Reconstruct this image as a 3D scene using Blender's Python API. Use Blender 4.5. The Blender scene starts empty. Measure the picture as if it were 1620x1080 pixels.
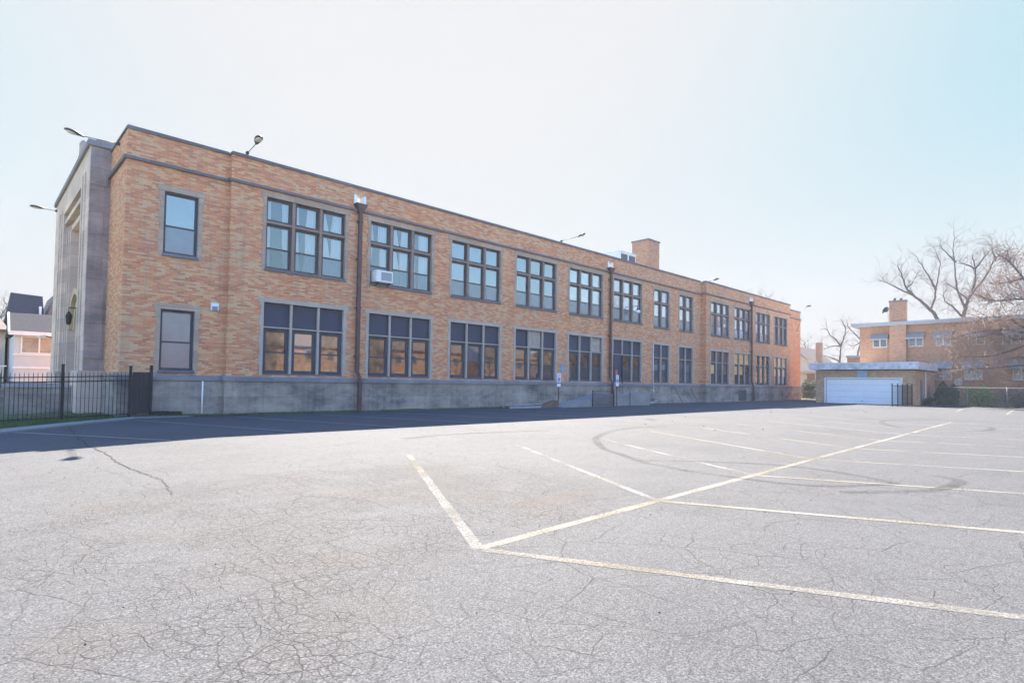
import bpy, math, random
from mathutils import Vector, Matrix
S = bpy.context.scene
COL = S.collection
R = math.radians
rnd = random.Random(11)

# ------------------------------------------------------------------ camera
CAM_F, CAM_CY, CAM_YAW, CAM_PITCH, CAM_ROLL = 895.49, 576.64, 0.766803512, 0.0313642452, 0.0157419296
def make_camera():
    fw = Vector((math.cos(CAM_PITCH)*math.sin(CAM_YAW), math.cos(CAM_PITCH)*math.cos(CAM_YAW), math.sin(CAM_PITCH)))
    r = Vector((math.cos(CAM_YAW), -math.sin(CAM_YAW), 0)); u = r.cross(fw)
    c, s = math.cos(CAM_ROLL), math.sin(CAM_ROLL)
    rr = c*r + s*u; uu = -s*r + c*u
    cam = bpy.data.cameras.new('camera'); o = bpy.data.objects.new('camera', cam); COL.objects.link(o)
    m = Matrix((rr, uu, -fw)).transposed().to_4x4(); m.translation = Vector((0, 0, 1.5))
    o.matrix_world = m
    cam.sensor_width = 36; cam.lens = CAM_F/1620*36
    cam.shift_y = (CAM_CY-540)/1620
    cam.clip_start = .05; cam.clip_end = 3000
    S.camera = o
make_camera()

# ------------------------------------------------------------------ light
SUN_AZ, SUN_EL = R(35), R(44.2)
sd = Vector((math.sin(SUN_AZ)*math.cos(SUN_EL), math.cos(SUN_AZ)*math.cos(SUN_EL), math.sin(SUN_EL)))
L = bpy.data.lights.new('sun', 'SUN'); L.energy = 2.0; L.angle = R(.5); L.color = (1, .91, .79)
lo = bpy.data.objects.new('sun', L); COL.objects.link(lo); lo.rotation_euler = (-sd).to_track_quat('-Z', 'Y').to_euler()
W = bpy.data.worlds.new('World'); S.world = W; W.use_nodes = True
wn = W.node_tree.nodes; wl = W.node_tree.links
sky = wn.new('ShaderNodeTexSky'); sky.sky_type = 'NISHITA'; sky.sun_disc = False
sky.sun_elevation = SUN_EL; sky.sun_rotation = SUN_AZ
sky.air_density = 1.0; sky.dust_density = .5; sky.ozone_density = 5.0; sky.altitude = 0
SKYS = .08
bg = wn['Background']; bg.inputs[1].default_value = SKYS
EXPO = 3.7
lim = .83/(2**EXPO)/SKYS                                    # thin bright haze: the glare round the sun levels off softly
ss = wn.new('ShaderNodeSeparateColor'); cc = wn.new('ShaderNodeCombineColor'); wl.new(sky.outputs[0], ss.inputs[0])
tc = wn.new('ShaderNodeTexCoord'); dp = wn.new('ShaderNodeVectorMath'); dp.operation = 'DOT_PRODUCT'
wl.new(tc.outputs['Generated'], dp.inputs[0]); dp.inputs[1].default_value = sd
mr = wn.new('ShaderNodeMapRange'); mr.interpolation_type = 'SMOOTHSTEP'; wl.new(dp.outputs['Value'], mr.inputs[0])
for q, v_ in enumerate((.45, -.1, 1.0, 3.0)): mr.inputs[q+1].default_value = v_        # glare ceiling near the sun, clear sky behind the camera
def mth(op, x, y):
    m_ = wn.new('ShaderNodeMath'); m_.operation = op
    for q, v_ in enumerate((x, y)):
        if isinstance(v_, (int, float)): m_.inputs[q].default_value = v_
        else: wl.new(v_, m_.inputs[q])
    return m_.outputs[0]
sz = wn.new('ShaderNodeSeparateXYZ'); wl.new(tc.outputs['Generated'], sz.inputs[0])
mz = wn.new('ShaderNodeMapRange'); mz.interpolation_type = 'SMOOTHSTEP'; wl.new(sz.outputs[2], mz.inputs[0])
for q, v_ in enumerate((.58, .85, 1.0, 3.0)): mz.inputs[q+1].default_value = v_
ceil = wn.new('ShaderNodeMath'); ceil.operation = 'MAXIMUM'; wl.new(mr.outputs[0], ceil.inputs[0]); wl.new(mz.outputs[0], ceil.inputs[1])
def mrange(sock, lo, hi, a, c):
    m_ = wn.new('ShaderNodeMapRange'); m_.interpolation_type = 'SMOOTHSTEP'; wl.new(sock, m_.inputs[0])
    for q, v_ in enumerate((lo, hi, a, c)): m_.inputs[q+1].default_value = v_
    return m_.outputs[0]
up = mrange(sz.outputs[2], .05, .48, 0, 1)                    # bluer high up and away from the sun, milky near the horizon
for k in range(3):
    kk = lim*(1.0, 1.0, 1.02)[k]; chan = mth('MULTIPLY', ss.outputs[k], (.56, .635, 1.30)[k])
    fall = mth('SUBTRACT', 1.0, mth('MULTIPLY', up, mrange(dp.outputs['Value'], .97, .55, 0, (.52, .13, .0)[k])))
    kk = mth('MULTIPLY', mth('MULTIPLY', ceil.outputs[0], kk), fall)
    r4 = mth('POWER', mth('DIVIDE', chan, kk), 4.0)
    wl.new(mth('DIVIDE', chan, mth('POWER', mth('ADD', r4, 1.0), .25)), cc.inputs[k])
wl.new(cc.outputs[0], bg.inputs[0])
S.view_settings.view_transform = 'Standard'; S.view_settings.look = 'None'
S.view_settings.exposure = EXPO; S.view_settings.gamma = 1

# ------------------------------------------------------------------ mesh builder
class MB:
    def __init__(s): s.v = []; s.f = []; s.m = []
    def face(s, pts, m=0):
        i = len(s.v); s.v += [tuple(p) for p in pts]; s.f.append(tuple(range(i, i+len(pts)))); s.m.append(m)
    def box(s, x0, x1, y0, y1, z0, z1, m=0):
        i = len(s.v)
        s.v += [(x0,y0,z0),(x1,y0,z0),(x1,y1,z0),(x0,y1,z0),(x0,y0,z1),(x1,y0,z1),(x1,y1,z1),(x0,y1,z1)]
        s.f += [(i+3,i+2,i+1,i),(i+4,i+5,i+6,i+7),(i,i+1,i+5,i+4),(i+1,i+2,i+6,i+5),(i+2,i+3,i+7,i+6),(i+3,i,i+4,i+7)]
        s.m += [m]*6
    def bar(s, a, b, w, h, m=0, up=(0,0,1)):
        a = Vector(a); b = Vector(b); d = (b-a).normalized(); upv = Vector(up)
        if abs(d.dot(upv)) > .98: upv = Vector((0,1,0))
        r = d.cross(upv).normalized()*w/2; u = r.cross(d).normalized()*h/2
        i = len(s.v)
        for p in (a, b): s.v += [tuple(p-r-u), tuple(p+r-u), tuple(p+r+u), tuple(p-r+u)]
        s.f += [(i,i+1,i+2,i+3),(i+7,i+6,i+5,i+4),(i,i+4,i+5,i+1),(i+1,i+5,i+6,i+2),(i+2,i+6,i+7,i+3),(i+3,i+7,i+4,i)]
        s.m += [m]*6
    def tube(s, pts, rad, n=8, m=0, cap=True):
        pts = [Vector(p) for p in pts]
        if not isinstance(rad, (list, tuple)): rad = [rad]*len(pts)
        i0 = len(s.v); prev = None
        for k, p in enumerate(pts):
            d = (pts[min(k+1, len(pts)-1)]-pts[max(k-1, 0)]).normalized()
            if prev is None:
                q = Vector((0,0,1)) if abs(d.z) < .9 else Vector((1,0,0))
                prev = d.cross(q).normalized()
            r = prev - d*prev.dot(d); r.normalize(); prev = r; u = d.cross(r)
            for j in range(n):
                a = 2*math.pi*j/n; s.v.append(tuple(p+(r*math.cos(a)+u*math.sin(a))*rad[k]))
        for k in range(len(pts)-1):
            for j in range(n):
                a = i0+k*n+j; b = i0+k*n+(j+1) % n
                s.f.append((a, b, b+n, a+n)); s.m.append(m)
        if cap:
            s.f.append(tuple(i0+n-1-j for j in range(n))); s.m.append(m)
            e = i0+(len(pts)-1)*n
            s.f.append(tuple(e+j for j in range(n))); s.m.append(m)
    def ball(s, c, r, m=0, nu=12, nv=8, sx=1, sy=1, sz=1):
        i0 = len(s.v); c = Vector(c)
        for a in range(nv+1):
            t = math.pi*a/nv
            for b in range(nu):
                p = 2*math.pi*b/nu
                s.v.append((c.x+r*sx*math.sin(t)*math.cos(p), c.y+r*sy*math.sin(t)*math.sin(p), c.z+r*sz*math.cos(t)))
        for a in range(nv):
            for b in range(nu):
                s.f.append((i0+a*nu+b, i0+(a+1)*nu+b, i0+(a+1)*nu+(b+1) % nu, i0+a*nu+(b+1) % nu)); s.m.append(m)
    def wall(s, x0, x1, z0, z1, Y, holes, t=.3, m=0, mr=None):
        """thick wall facing -Y from x0..x1, z0..z1, holes (xa,xb,za,zb) through it"""
        mr = m if mr is None else mr
        xs = sorted(set([x0, x1]+[h[0] for h in holes]+[h[1] for h in holes]))
        zs = sorted(set([z0, z1]+[h[2] for h in holes]+[h[3] for h in holes]))
        for xa, xb in zip(xs, xs[1:]):
            za0 = None
            for za, zb in zip(zs, zs[1:]):
                cx, cz = (xa+xb)/2, (za+zb)/2
                if any(h[0] < cx < h[1] and h[2] < cz < h[3] for h in holes): continue
                s.face([(xa,Y,za),(xb,Y,za),(xb,Y,zb),(xa,Y,zb)], m)
                s.face([(xb,Y+t,za),(xa,Y+t,za),(xa,Y+t,zb),(xb,Y+t,zb)], m)
        for a, b, c, d in holes:
            s.face([(a,Y,c),(a,Y,d),(a,Y+t,d),(a,Y+t,c)], mr); s.face([(b,Y,d),(b,Y,c),(b,Y+t,c),(b,Y+t,d)], mr)
            s.face([(a,Y,d),(b,Y,d),(b,Y+t,d),(a,Y+t,d)], mr); s.face([(b,Y,c),(a,Y,c),(a,Y+t,c),(b,Y+t,c)], mr)
        for x, sg in ((x0, 1), (x1, -1)):
            q = [(x,Y,z0),(x,Y,z1),(x,Y+t,z1),(x,Y+t,z0)]
            s.face(q if sg > 0 else q[::-1], m)
    def build(s, name, mats, parent=None, smooth=False, label=None, cat=None, group=None, kind=None):
        me = bpy.data.meshes.new(name); me.from_pydata(s.v, [], s.f)
        if not isinstance(mats, (list, tuple)): mats = [mats]
        for mt in mats: me.materials.append(mt)
        if len(mats) > 1: me.polygons.foreach_set('material_index', s.m)
        if smooth: me.polygons.foreach_set('use_smooth', [True]*len(me.polygons))
        me.update()
        o = bpy.data.objects.new(name, me); COL.objects.link(o)
        if parent:
            o.parent = parent
            o.matrix_parent_inverse = Matrix.Translation(parent.location).inverted() if parent.location.length else Matrix()
        tag(o, label, cat, group, kind)
        return o
def tag(o, label=None, cat=None, group=None, kind=None):
    if label: o['label'] = label
    if cat: o['category'] = cat
    if group: o['group'] = group
    if kind: o['kind'] = kind
    return o
def thing(name, label, cat, loc=(0,0,0), group=None):
    o = bpy.data.objects.new(name, None); COL.objects.link(o); o.location = loc; o.empty_display_size = .2
    return tag(o, label, cat, group)

# ------------------------------------------------------------------ materials
def newmat(name):
    m = bpy.data.materials.new(name); m.use_nodes = True
    nt = m.node_tree; nt.nodes.clear()
    out = nt.nodes.new('ShaderNodeOutputMaterial'); p = nt.nodes.new('ShaderNodeBsdfPrincipled')
    nt.links.new(p.outputs[0], out.inputs[0])
    p.inputs['Specular IOR Level'].default_value = .3
    return m, nt, p
class N:
    def __init__(s, nt): s.nt = nt
    def n(s, t, **kw):
        x = s.nt.nodes.new('ShaderNode'+t)
        for k, v in kw.items():
            if k.startswith('_'): setattr(x, k[1:], v)
            elif k[0] == 'i' and k[1:].isdigit(): s.set(x, int(k[1:]), v)
            else: s.set(x, k, v)
        return x
    def set(s, x, k, v):
        if hasattr(v, 'is_linked') or isinstance(v, bpy.types.NodeSocket): s.nt.links.new(v, x.inputs[k])
        else: x.inputs[k].default_value = v
    def pos(s): return s.n('NewGeometry').outputs['Position']
    def noise(s, vec, scale, detail=4, rough=.55, dist=0):
        x = s.n('TexNoise', Scale=scale, Detail=detail, Roughness=rough, Distortion=dist); s.set(x, 'Vector', vec); return x.outputs[0]
    def mapping(s, vec, scale=(1,1,1), rot=(0,0,0), loc=(0,0,0)):
        x = s.n('Mapping', Scale=scale, Rotation=rot, Location=loc); s.set(x, 'Vector', vec); return x.outputs[0]
    def ramp(s, fac, stops, interp='LINEAR'):
        x = s.n('ValToRGB'); x.color_ramp.interpolation = interp
        e = x.color_ramp.elements
        while len(e) < len(stops): e.new(.5)
        for k, (p, c) in enumerate(stops):
            e[k].position = p; e[k].color = (c, c, c, 1) if not isinstance(c, tuple) else (*c, 1)
        s.set(x, 0, fac); return x.outputs[0]
    def mix(s, fac, a, b, mode='MIX'):
        x = s.n('Mix', _data_type='RGBA', _blend_type=mode); x.clamp_factor = True
        s.set(x, 0, fac); s.set(x, 6, a if not isinstance(a, tuple) or len(a) == 4 else (*a, 1)); s.set(x, 7, b if not isinstance(b, tuple) or len(b) == 4 else (*b, 1))
        return x.outputs[2]
    def math(s, op, a, b=0, c=0):
        x = s.n('Math', _operation=op); s.set(x, 0, a); s.set(x, 1, b); s.set(x, 2, c); return x.outputs[0]
    def bump(s, h, strength=.3, dist=.01, normal=None):
        x = s.n('Bump', Strength=strength, Distance=dist); s.set(x, 'Height', h)
        if normal is not None: s.set(x, 'Normal', normal)
        return x.outputs[0]
MATS = {}
def simple(name, col, rough=.7, metal=0, var=.25, scale=3, bump=0, spec=.3):
    """plain material with a little mottled wear"""
    if name in MATS: return MATS[name]
    m, nt, p = newmat(name); g = N(nt)
    ps = g.pos()
    nz = g.noise(ps, scale, 5); nz2 = g.noise(ps, scale*9, 3)
    f = g.math('ADD', g.math('MULTIPLY', nz, .65), g.math('MULTIPLY', nz2, .35))
    lo = tuple(c*(1-var) for c in col); hi = tuple(min(1, c*(1+var)) for c in col)
    nt.links.new(g.ramp(f, [(.3, lo), (.7, hi)]), p.inputs['Base Color'])
    p.inputs['Roughness'].default_value = rough; p.inputs['Metallic'].default_value = metal
    p.inputs['Specular IOR Level'].default_value = spec
    if bump: nt.links.new(g.bump(nz2, bump, .01), p.inputs['Normal'])
    MATS[name] = m; return m

def brick_mat(name, cols, bw=.27, bh=.073, mortar=(.45,.33,.25), dirt=.18):
    m, nt, p = newmat(name); g = N(nt)
    ps = g.pos(); sx = g.n('SeparateXYZ'); g.set(sx, 0, ps)
    u = g.math('ADD', sx.outputs[0], sx.outputs[1])
    cv = g.n('CombineXYZ'); g.set(cv, 0, u); g.set(cv, 1, sx.outputs[2]); v = cv.outputs[0]
    b = g.n('TexBrick', Scale=1.0); b.offset = .5; b.squash = 1
    b.inputs['Color1'].default_value = (0,0,0,1); b.inputs['Color2'].default_value = (1,1,1,1); b.inputs['Mortar'].default_value = (.5,.5,.5,1)
    b.inputs['Mortar Size'].default_value = .008; b.inputs['Mortar Smooth'].default_value = .3; b.inputs['Bias'].default_value = 0
    b.inputs['Brick Width'].default_value = bw; b.inputs['Row Height'].default_value = bh
    g.set(b, 'Vector', v)
    cl = g.noise(g.mapping(v, (1.1, 2.2, 1)), 1, 4, .6)          # clusters of like bricks
    f = g.math('ADD', g.math('MULTIPLY', b.outputs[0], .85), g.math('MULTIPLY', g.math('SUBTRACT', cl, .5), .75))
    big = g.noise(ps, .35, 4)
    f = g.math('ADD', f, g.math('MULTIPLY_ADD', big, .5, -.22))
    c = g.ramp(f, cols)
    strk = g.noise(g.mapping(v, (3.2, .22, 1)), 1, 5, .65)
    c = g.mix(g.ramp(strk, [(.5, 0.0), (.72, .4)]), c, (.24,.17,.13)); fine = g.noise(ps, 30, 3)
    c = g.mix(g.math('MULTIPLY', g.ramp(big, [(.42, 0.0), (.75, 1.0)]), dirt), c, (.20,.17,.15))
    c = g.mix(.2, c, g.ramp(fine, [(.3, .4), (.7, 1.0)]), 'MULTIPLY')
    c = g.mix(b.outputs[1], c, mortar)
    nt.links.new(c, p.inputs['Base Color']); p.inputs['Roughness'].default_value = .85
    h = g.math('SUBTRACT', g.math('MULTIPLY', fine, .3), b.outputs[1])
    nt.links.new(g.bump(h, .6, .008), p.inputs['Normal'])
    return m
BRICK = brick_mat('orange_tan_brick', [(.0,(.47,.175,.08)),(.18,(.63,.215,.085)),(.45,(.70,.275,.105)),(.6,(.71,.335,.14)),(.76,(.70,.42,.205)),(.93,(.64,.41,.225)),(1.,(.48,.30,.18))])
BRICK2 = brick_mat('brown_brick', [(.0,(.27,.13,.075)),(.35,(.44,.195,.095)),(.65,(.48,.25,.13)),(1.,(.37,.22,.135))], bw=.22, bh=.075, dirt=.15)
BRICK3 = brick_mat('buff_brick', [(.0,(.40,.22,.12)),(.35,(.60,.33,.18)),(.65,(.66,.40,.225)),(1.,(.48,.31,.2))], bw=.22, bh=.075, dirt=.25)

def stone_mat(name, base, dark, blk=(1.1,.55), stain=.7, joints=True):
    m, nt, p = newmat(name); g = N(nt)
    ps = g.pos(); sx = g.n('SeparateXYZ'); g.set(sx, 0, ps)
    u = g.math('ADD', sx.outputs[0], sx.outputs[1])
    cv = g.n('CombineXYZ'); g.set(cv, 0, u); g.set(cv, 1, sx.outputs[2]); v = cv.outputs[0]
    st = g.noise(g.mapping(v, (.55, 1.0, 1)), 1.0, 10, .68, .15)
    streak = g.noise(g.mapping(v, (5, .35, 1)), 1.0, 5, .6)
    f = g.math('ADD', g.math('MULTIPLY', st, .8), g.math('MULTIPLY', streak, .2))
    c = g.ramp(f, [(.37, tuple(a*(1-stain)+b*stain for a, b in zip(base, dark))), (.5, tuple(a*.6+b*.4 for a, b in zip(base, dark))), (.61, base)])
    fine = g.noise(ps, 22, 4)
    c = g.mix(.3, c, g.ramp(fine, [(.3, .45), (.7, 1.0)]), 'MULTIPLY')
    h = fine
    if joints:
        b = g.n('TexBrick', Scale=1.0); b.inputs['Mortar Size'].default_value = .006; b.inputs['Brick Width'].default_value = blk[0]; b.inputs['Row Height'].default_value = blk[1]
        b.inputs['Color1'].default_value = (.82,.82,.82,1); b.inputs['Color2'].default_value = (1,1,1,1); b.inputs['Mortar'].default_value = (.5,.5,.5,1)
        g.set(b, 'Vector', v); c = g.mix(1, c, b.outputs[0], 'MULTIPLY')
    nt.links.new(c, p.inputs['Base Color']); p.inputs['Roughness'].default_value = .9
    nt.links.new(g.bump(h, .3, .01), p.inputs['Normal'])
    return m
BASESTONE = stone_mat('stained_base_concrete', (.46,.38,.31), (.125,.113,.11), blk=(2.48, .72), stain=.92)
LEDGE = stone_mat('weathered_ledge_stone', (.30,.29,.29), (.15,.15,.16), blk=(1.5,2), stain=.6)
TRIM = stone_mat('pale_limestone_trim', (.52,.39,.29), (.34,.26,.2), blk=(.9,.42), stain=.5)
TRIMB = stone_mat('painted_pale_stone', (.50,.42,.35), (.34,.29,.25), stain=.4, joints=False)
DARKSTONE = stone_mat('dark_course_stone', (.21,.20,.21), (.12,.115,.12), blk=(1.4,3), stain=.6)
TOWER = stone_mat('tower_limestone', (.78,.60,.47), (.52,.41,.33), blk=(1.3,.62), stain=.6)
TOWERD = stone_mat('tower_dark_limestone', (.46,.36,.31), (.22,.185,.17), blk=(1.2,.9), stain=.9)  # darker limestone for the side face and pinnacle
CONC = stone_mat('pale_concrete', (.40,.39,.38), (.27,.26,.26), stain=.5, joints=False)

RAMPC = stone_mat('ramp_concrete', (.34,.31,.28), (.19,.175,.165), stain=.7, joints=False)
FRAME = simple('dark_brown_frame', (.06,.042,.042), .5)
FRAMES = simple('slate_frame', (.05,.053,.07), .55)
MULL = simple('mullion_brown_stone', (.25,.18,.15), .8)
BROWNPIPE = simple('brown_painted_metal', (.10,.052,.05), .45, var=.3)
BLACK = simple('black_iron', (.012,.012,.014), .45)
DKMETAL = simple('dark_grey_metal', (.045,.045,.055), .4)
GALV = simple('galvanised_steel', (.26,.265,.27), .65, .1)
BRIGHT = simple('bright_galvanised_sheet', (.62,.63,.65), .35, .5)
WHITE = simple('white_paint', (.78,.78,.77), .5, var=.08)
WHITEP = simple('off_white_plastic', (.72,.71,.68), .5, var=.1)
SLATE = simple('slate_blue_panel', (.05,.052,.08), .6, var=.12, scale=1)
PLYW = simple('patched_plywood', (.36,.31,.26), .8, var=.3, scale=4)
LENS = simple('lamp_lens', (.8,.74,.64), .15, spec=.6)
ROOFT = simple('roof_membrane', (.2,.2,.2), .9)
SHING = simple('dark_shingle', (.035,.037,.045), .85, var=.35, scale=6, bump=.3)
SHINGB = simple('brown_shingle', (.20,.155,.125), .85, var=.35, scale=6, bump=.3)
SIDING = simple('white_siding', (.56,.56,.55), .6, var=.06)
BEIGE = simple('beige_stucco', (.48,.42,.34), .85)
REDBR = simple('red_porch_brick', (.26,.15,.11), .85)
AWN = simple('grey_blue_awning', (.30,.29,.27), .5, var=.15)
WOOD = simple('brown_wood', (.16,.10,.07), .75, var=.35)
WOODL = simple('grey_weathered_board', (.36,.35,.34), .8, var=.3)
REDS = simple('red_notice', (.55,.10,.10), .5, var=.1)
BLUES = simple('blue_sign_paint', (.03,.09,.36), .4, var=.05)
BLUEP = simple('blue_grey_plate', (.22,.30,.40), .4, var=.15)
CURT = simple('white_curtain', (.80,.78,.76), .9, var=.05, scale=1.5)
DOORM = simple('dark_slate_door', (.035,.045,.07), .5, var=.15)
GDOOR = simple('white_garage_door', (.82,.83,.84), .45, var=.06, scale=1)
FASCIA = simple('peeling_white_fascia', (.58,.58,.58), .8, var=.45, scale=2.2)
ROOFEDGE = simple('pale_metal_roof_edge', (.34,.35,.37), .4, var=.1)
DARK = simple('dark_interior', (.03,.03,.035), .9)

def glass(name, base, refl=.35, rough=.03, blotch=.2, bs=1.3):
    """window pane over a blind or dark room: base seen through, or a painted reflection tone, plus the mirror of the sky"""
    m, nt, p = newmat(name); g = N(nt)
    ps = g.pos(); nz = g.noise(ps, bs, 4)
    c = g.ramp(nz, [(.35, tuple(a*(1-blotch) for a in base)), (.65, tuple(min(1, a*(1+blotch)) for a in base))])
    nt.links.new(c, p.inputs['Base Color']); p.inputs['Roughness'].default_value = .6; p.inputs['Specular IOR Level'].default_value = .1
    gl = nt.nodes.new('ShaderNodeBsdfGlossy'); gl.inputs['Roughness'].default_value = rough
    wob = g.noise(ps, 2.2, 2)
    nt.links.new(g.bump(wob, .02, .02), gl.inputs['Normal'])
    fr = g.n('Fresnel', IOR=1.5)
    fac = g.math('ADD', g.math('MULTIPLY', fr.outputs[0], .9), refl)
    mx = nt.nodes.new('ShaderNodeMixShader'); nt.links.new(fac, mx.inputs[0]); nt.links.new(p.outputs[0], mx.inputs[1]); nt.links.new(gl.outputs[0], mx.inputs[2])
    nt.links.new(mx.outputs[0], nt.nodes['Material Output'].inputs[0])
    MATS[name] = m; return m
def clear_glass(name, refl=.3, tint=(.8,.85,.9)):
    m, nt, p = newmat(name); g = N(nt)
    tr = nt.nodes.new('ShaderNodeBsdfTransparent'); tr.inputs[0].default_value = (*tint, 1)
    gl = nt.nodes.new('ShaderNodeBsdfGlossy'); gl.inputs['Roughness'].default_value = .02
    fr = g.n('Fresnel', IOR=1.5); fac = g.math('ADD', fr.outputs[0], refl)
    mx = nt.nodes.new('ShaderNodeMixShader'); nt.links.new(fac, mx.inputs[0]); nt.links.new(tr.outputs[0], mx.inputs[1]); nt.links.new(gl.outputs[0], mx.inputs[2])
    nt.links.new(mx.outputs[0], nt.nodes['Material Output'].inputs[0]); return m
G_SKY = glass('glass_over_pale_blind', (.10,.12,.17), .26)
G_SKYP = glass('glass_over_white_blind', (.26,.27,.30), .30)
G_SKYB = glass('glass_over_grey_blind', (.05,.065,.10), .25)
G_SCR = glass('screened_lower_sash', (.075,.09,.125), .12, .25)
G_DK = glass('dark_lower_glass', (.055,.055,.065), .06)
G_TAN = glass('glass_painted_tan_reflection', (.24,.125,.06), .09, blotch=.45, bs=2.5)  # tan reflection of the surroundings painted into the pane colour
G_TAND = glass('glass_painted_brown_reflection', (.10,.045,.028), .09, blotch=.5, bs=2)  # brown mirror image of trees and houses put into the base colour
G_ORG = glass('glass_painted_amber_reflection', (.9,.46,.17), .08, blotch=.2, bs=3)  # orange of reflected sunlit brick is painted into this pane
G_GREY = glass('glass_over_grey_shade', (.085,.09,.11), .07, blotch=.4)
G_PALE = glass('glass_over_white_shade', (.42,.44,.48), .15)
G_CLR = clear_glass('clear_sash_glass', .16)
G_CLRD = clear_glass('screened_clear_glass', .12, (.40,.42,.56))

# asphalt -----------------------------------------------------------
def asphalt():
    m, nt, p = newmat('worn_asphalt'); g = N(nt)
    ps = g.pos()
    wx = g.n('TexNoise', Scale=1.3, Detail=4); g.set(wx, 'Vector', ps)
    wsub = g.n('VectorMath', _operation='SUBTRACT'); g.set(wsub, 0, wx.outputs[1]); wsub.inputs[1].default_value = (.5,.5,.5)
    wsc = g.n('VectorMath', _operation='SCALE'); g.set(wsc, 0, wsub.outputs[0]); wsc.inputs['Scale'].default_value = .38
    wp = g.n('VectorMath', _operation='ADD'); g.set(wp, 0, ps); g.set(wp, 1, wsc.outputs[0]); wv = wp.outputs[0]
    w2x = g.n('TexNoise', Scale=5.0, Detail=3); g.set(w2x, 'Vector', ps)
    w2s = g.n('VectorMath', _operation='SCALE'); g.set(w2s, 0, w2x.outputs[1]); w2s.inputs['Scale'].default_value = .09
    w2p = g.n('VectorMath', _operation='ADD'); g.set(w2p, 0, ps); g.set(w2p, 1, w2s.outputs[0]); wv2 = w2p.outputs[0]
    def crack(scale, w, vec=None):
        v = g.n('TexVoronoi', Scale=scale, _feature='DISTANCE_TO_EDGE', _voronoi_dimensions='2D'); g.set(v, 'Vector', vec or wv)
        return g.ramp(v.outputs[0], [(0, 1.0), (w, 0.0)])
    big = g.noise(ps, .22, 5, .6); mid = g.noise(g.mapping(ps, (.5, 1.4, 1), (0,0,.3)), .9, 6, .62)
    # alligator cracking: strongest in the worn lane left of the stalls
    sx = g.n('SeparateXYZ'); g.set(sx, 0, ps)
    def blob(cx, cy, rx, ry):
        a = g.math('DIVIDE', g.math('SUBTRACT', sx.outputs[0], cx), rx); b = g.math('DIVIDE', g.math('SUBTRACT', sx.outputs[1], cy), ry)
        return g.math('SUBTRACT', 1, g.math('SQRT', g.math('ADD', g.math('MULTIPLY', a, a), g.math('MULTIPLY', b, b))))
    alli = g.math('MAXIMUM', g.math('MAXIMUM', blob(3.7, 6.4, 3.9, 2.9), g.math('SUBTRACT', blob(1.2, 3.6, 2.6, 2.0), .45)), 0)
    am = g.ramp(g.math('ADD', g.math('MULTIPLY', alli, 1.1), g.math('MULTIPLY', mid, .6)), [(.28, 0.0), (.5, 1.0)])
    ck1 = g.math('MULTIPLY', g.math('MULTIPLY', g.math('MAXIMUM', crack(7.2, .045, wv2), g.math('MULTIPLY', crack(12.5, .07, wv2), .7)), g.ramp(g.noise(ps, 2.6, 4, .65), [(.30, .3), (.5, 1.0)])), g.math('MULTIPLY', am, g.ramp(g.noise(ps, 1.15, 4, .6), [(.38, .08), (.52, 1.0)])))
    ckm = g.ramp(g.noise(ps, .5, 3), [(.36, .1), (.55, .9)])
    ck2 = g.math('MULTIPLY', crack(1.15, .012), ckm)
    ck3 = g.math('MULTIPLY', crack(3.4, .024), g.math('MULTIPLY', g.ramp(mid, [(.40, .0), (.58, .8)]), 1))
    ck4 = g.math('MULTIPLY', crack(.42, .004), .5)
    ck = g.math('MINIMUM', g.math('ADD', g.math('ADD', g.math('ADD', ck1, ck2), ck3), ck4), 1)
    # aggregate
    vo = g.n('TexVoronoi', Scale=120, _voronoi_dimensions='2D'); g.set(vo, 'Vector', ps)
    sep = g.n('SeparateColor'); g.set(sep, 0, vo.outputs[1])
    fine = g.noise(ps, 190, 3, .6); gr2 = g.noise(ps, 64, 4, .7)
    agg = g.math('ADD', g.math('MULTIPLY', sep.outputs[0], .42), g.math('ADD', g.math('MULTIPLY', fine, .34), g.math('MULTIPLY', gr2, .40)))
    c = g.ramp(agg, [(.26, (.019,.0197,.021)), (.45, (.0475,.0488,.0518)), (.60, (.065,.0665,.0705)), (.85, (.128,.130,.135))])
    tone = g.math('ADD', g.math('MULTIPLY', big, .6), g.math('MULTIPLY', mid, .4))
    c = g.mix(1, c, g.ramp(tone, [(.33, .74), (.5, .98), (.66, 1.0)]), 'MULTIPLY')
    br = g.math('MULTIPLY', g.ramp(g.noise(ps, .7, 4), [(.45, 0.0), (.7, .3)]), g.math('MULTIPLY', am, 1))
    c = g.mix(br, c, (.075,.058,.044))
    s1 = g.ramp(g.math('ADD', blob(5.7, 4.92, 1.3, .32), g.math('MULTIPLY', g.math('SUBTRACT', mid, .5), 1.2)), [(.1, 0.0), (.7, .45)])
    c = g.mix(s1, c, (.064,.046,.037))
    c = g.mix(g.math('MULTIPLY', ck, .85), c, (.022,.02,.02))
    nt.links.new(c, p.inputs['Base Color']); p.inputs['Roughness'].default_value = .88; p.inputs['Specular IOR Level'].default_value = .2
    h = g.math('SUBTRACT', g.math('ADD', g.math('MULTIPLY', sep.outputs[0], .35), g.math('MULTIPLY', gr2, .5)), g.math('MULTIPLY', ck, .9))
    nt.links.new(g.bump(h, .8, .006), p.inputs['Normal'])
    return m
ASPH = asphalt()
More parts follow.
